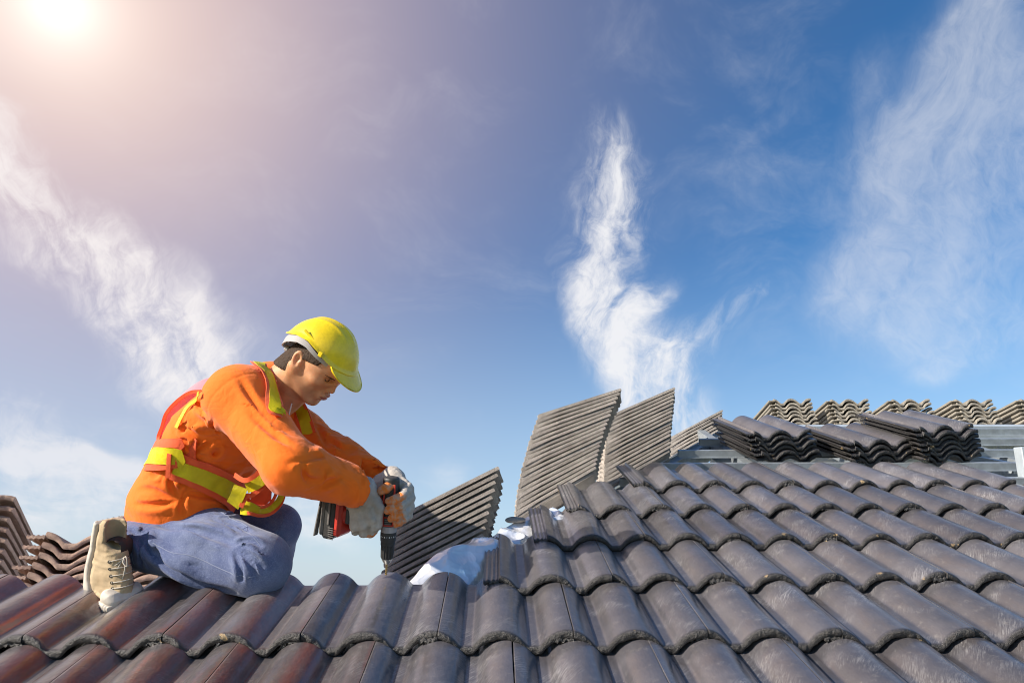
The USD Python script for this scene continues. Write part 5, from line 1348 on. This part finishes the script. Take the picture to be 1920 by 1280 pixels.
def motor(p):
    q = dloc(p); y0, y1 = yy(985), yy(893)
    r = np.sqrt(q[:, 0] ** 2 + q[:, 2] ** 2)
    d = smax(r - np.interp(q[:, 1], [y0, (y0 + y1) / 2, y1], [.0222, .0240, .0215]), np.abs(q[:, 1] - (y0 + y1) / 2) - (y1 - y0) / 2, .008)
    return d
dob('motor_housing', trimesh.Trimesh(*surface(motor, dp(728, 940) - .09, dp(728, 940) + .09, .003), process=False), M_DBLK, None, True)
# red side shells with black vents
for x_ in (-.0135, .0135):
    b1 = box(.004, yy(905) - yy(982), .010, V3(x_, (yy(905) + yy(982)) / 2, .0190), .0012); b1.apply_transform(DM()); dob('red_trim', b1, M_DRED, None, False)
b1 = box(.030, .004, .006, V3(0, yy(981), .0205), .0012); b1.apply_transform(DM()); dob('red_trim', b1, M_DRED, None, False)
b1 = box(.024, .003, .006, V3(0, yy(966), .0220), .0012); b1.apply_transform(DM()); dob('red_trim', b1, M_DRED, None, False)
for k in range(3):
    b1 = box(.016, .0025, .004, V3(0, yy(970 + 4 * k), .0225)); b1.apply_transform(DM()); dob('vent', b1, M_DGRY, None, False)
# grip towards the left, trigger, battery foot
G0, G1 = dp(722, 940, -.002), dp(655, 962, .0)
def grip(p):
    d = cone(p, G0, G1, .0205, .0215)
    return smin(d, cone(p, G1, dp(648, 962), .022, .026), .01)
dob('grip', trimesh.Trimesh(*surface(grip, G1 - .10, G0 + .08, .004), process=False), M_DRED, None, True)
b1 = box(.012, .020, .014, bev=.004); b1.apply_transform(frame(dp(703, 984, -.008), AXX, AXU, AXZ)); dob('trigger', b1, M_DBLK, None, False)
BU = unit(dp(632, 922) - dp(624, 1004)); BX = unit(V3(.94, 0, .34) - BU * (V3(.94, 0, .34) @ BU)); BZ = np.cross(BX, BU)
def bat(name, cx, cy, dz, sx, sy, sz, mat, bev=.004, parent=None):
    b1 = box(sx, sy, sz, bev=bev); b1.apply_transform(frame(dp(cx, cy, dz), BX, BU, BZ)); return dob(name, b1, mat, parent, False)
bat('battery_foot', 645, 964, -.004, .022, .112, .070, M_DRED, .009)
bt = bat('battery', 629, 963, .0, .040, .120, .074, M_DBLK, .009)
bat('red_rail', 638, 962, .037, .010, .100, .004, M_DRED, .0015)
bat('battery_face', 616, 960, .006, .012, .104, .060, M_DGRY, .005)
for k in range(6):
    bat('battery_rib', 627, 982 + 4.0 * k, .040, .016, .0022, .003, M_DGRY, .0008)
bat('battery_groove', 624, 955, .0385, .006, .060, .003, M_DGRY, .001)
bat('latch', 658, 962, .030, .012, .040, .012, M_DBLK, .003)
# belt clip: bent flat spring on the battery foot
c = catmull([dp(618, 920, .02), dp(612, 926, .026), dp(607, 950, .028), dp(601, 978, .026), dp(597, 998, .024)], 6)
V = []; 
for q in c: V += [q + BZ * -.008 , q + BZ * .008, q + BZ * .008 - BX * .003, q - BZ * .008 - BX * .003]
F = []
for i in range(len(c) - 1):
    for k in range(4):
        a, b = i * 4 + k, i * 4 + (k + 1) % 4; F += [[a, b, b + 4], [a, b + 4, a + 4]]
n = len(V); F += [[0, 2, 1], [0, 3, 2], [n - 4, n - 3, n - 2], [n - 4, n - 2, n - 1]]
t = trimesh.Trimesh(np.array(V), F, process=False); t.fix_normals(); dob('belt_clip', t, M_DGRY, None, False)

# ------------------------------------------------------------------ a broken tile corner left on the foil, and drilling dust on the tile
fr = trimesh.creation.icosphere(2, 1.0); fr.vertices *= np.array([.036, .020, .010]); fr.vertices += .006 * (meshkit.noise(fr.vertices * 60.0, 4)[:, None] - .5); 
_s, _t = np.meshgrid(np.linspace(.02, .5, 60), np.linspace(.3, 1, 80)); _f = foil_main(_s.ravel(), _t.ravel()); _d = _f - CO
_px = np.stack([960 + FPX * (_d @ CR) / (_d @ CF), 640 - FPX * (_d @ CU) / (_d @ CF)], 1)
fr.apply_transform(frame(_f[np.argmin(((_px - [965, 975]) ** 2).sum(1))] + RN * .010, CR, np.cross(RN, CR), RN))
tag(obj('tile_fragment', fr, RAW[1], smooth=20), 'small broken tile corner lying on the silver foil', 'tile fragment')
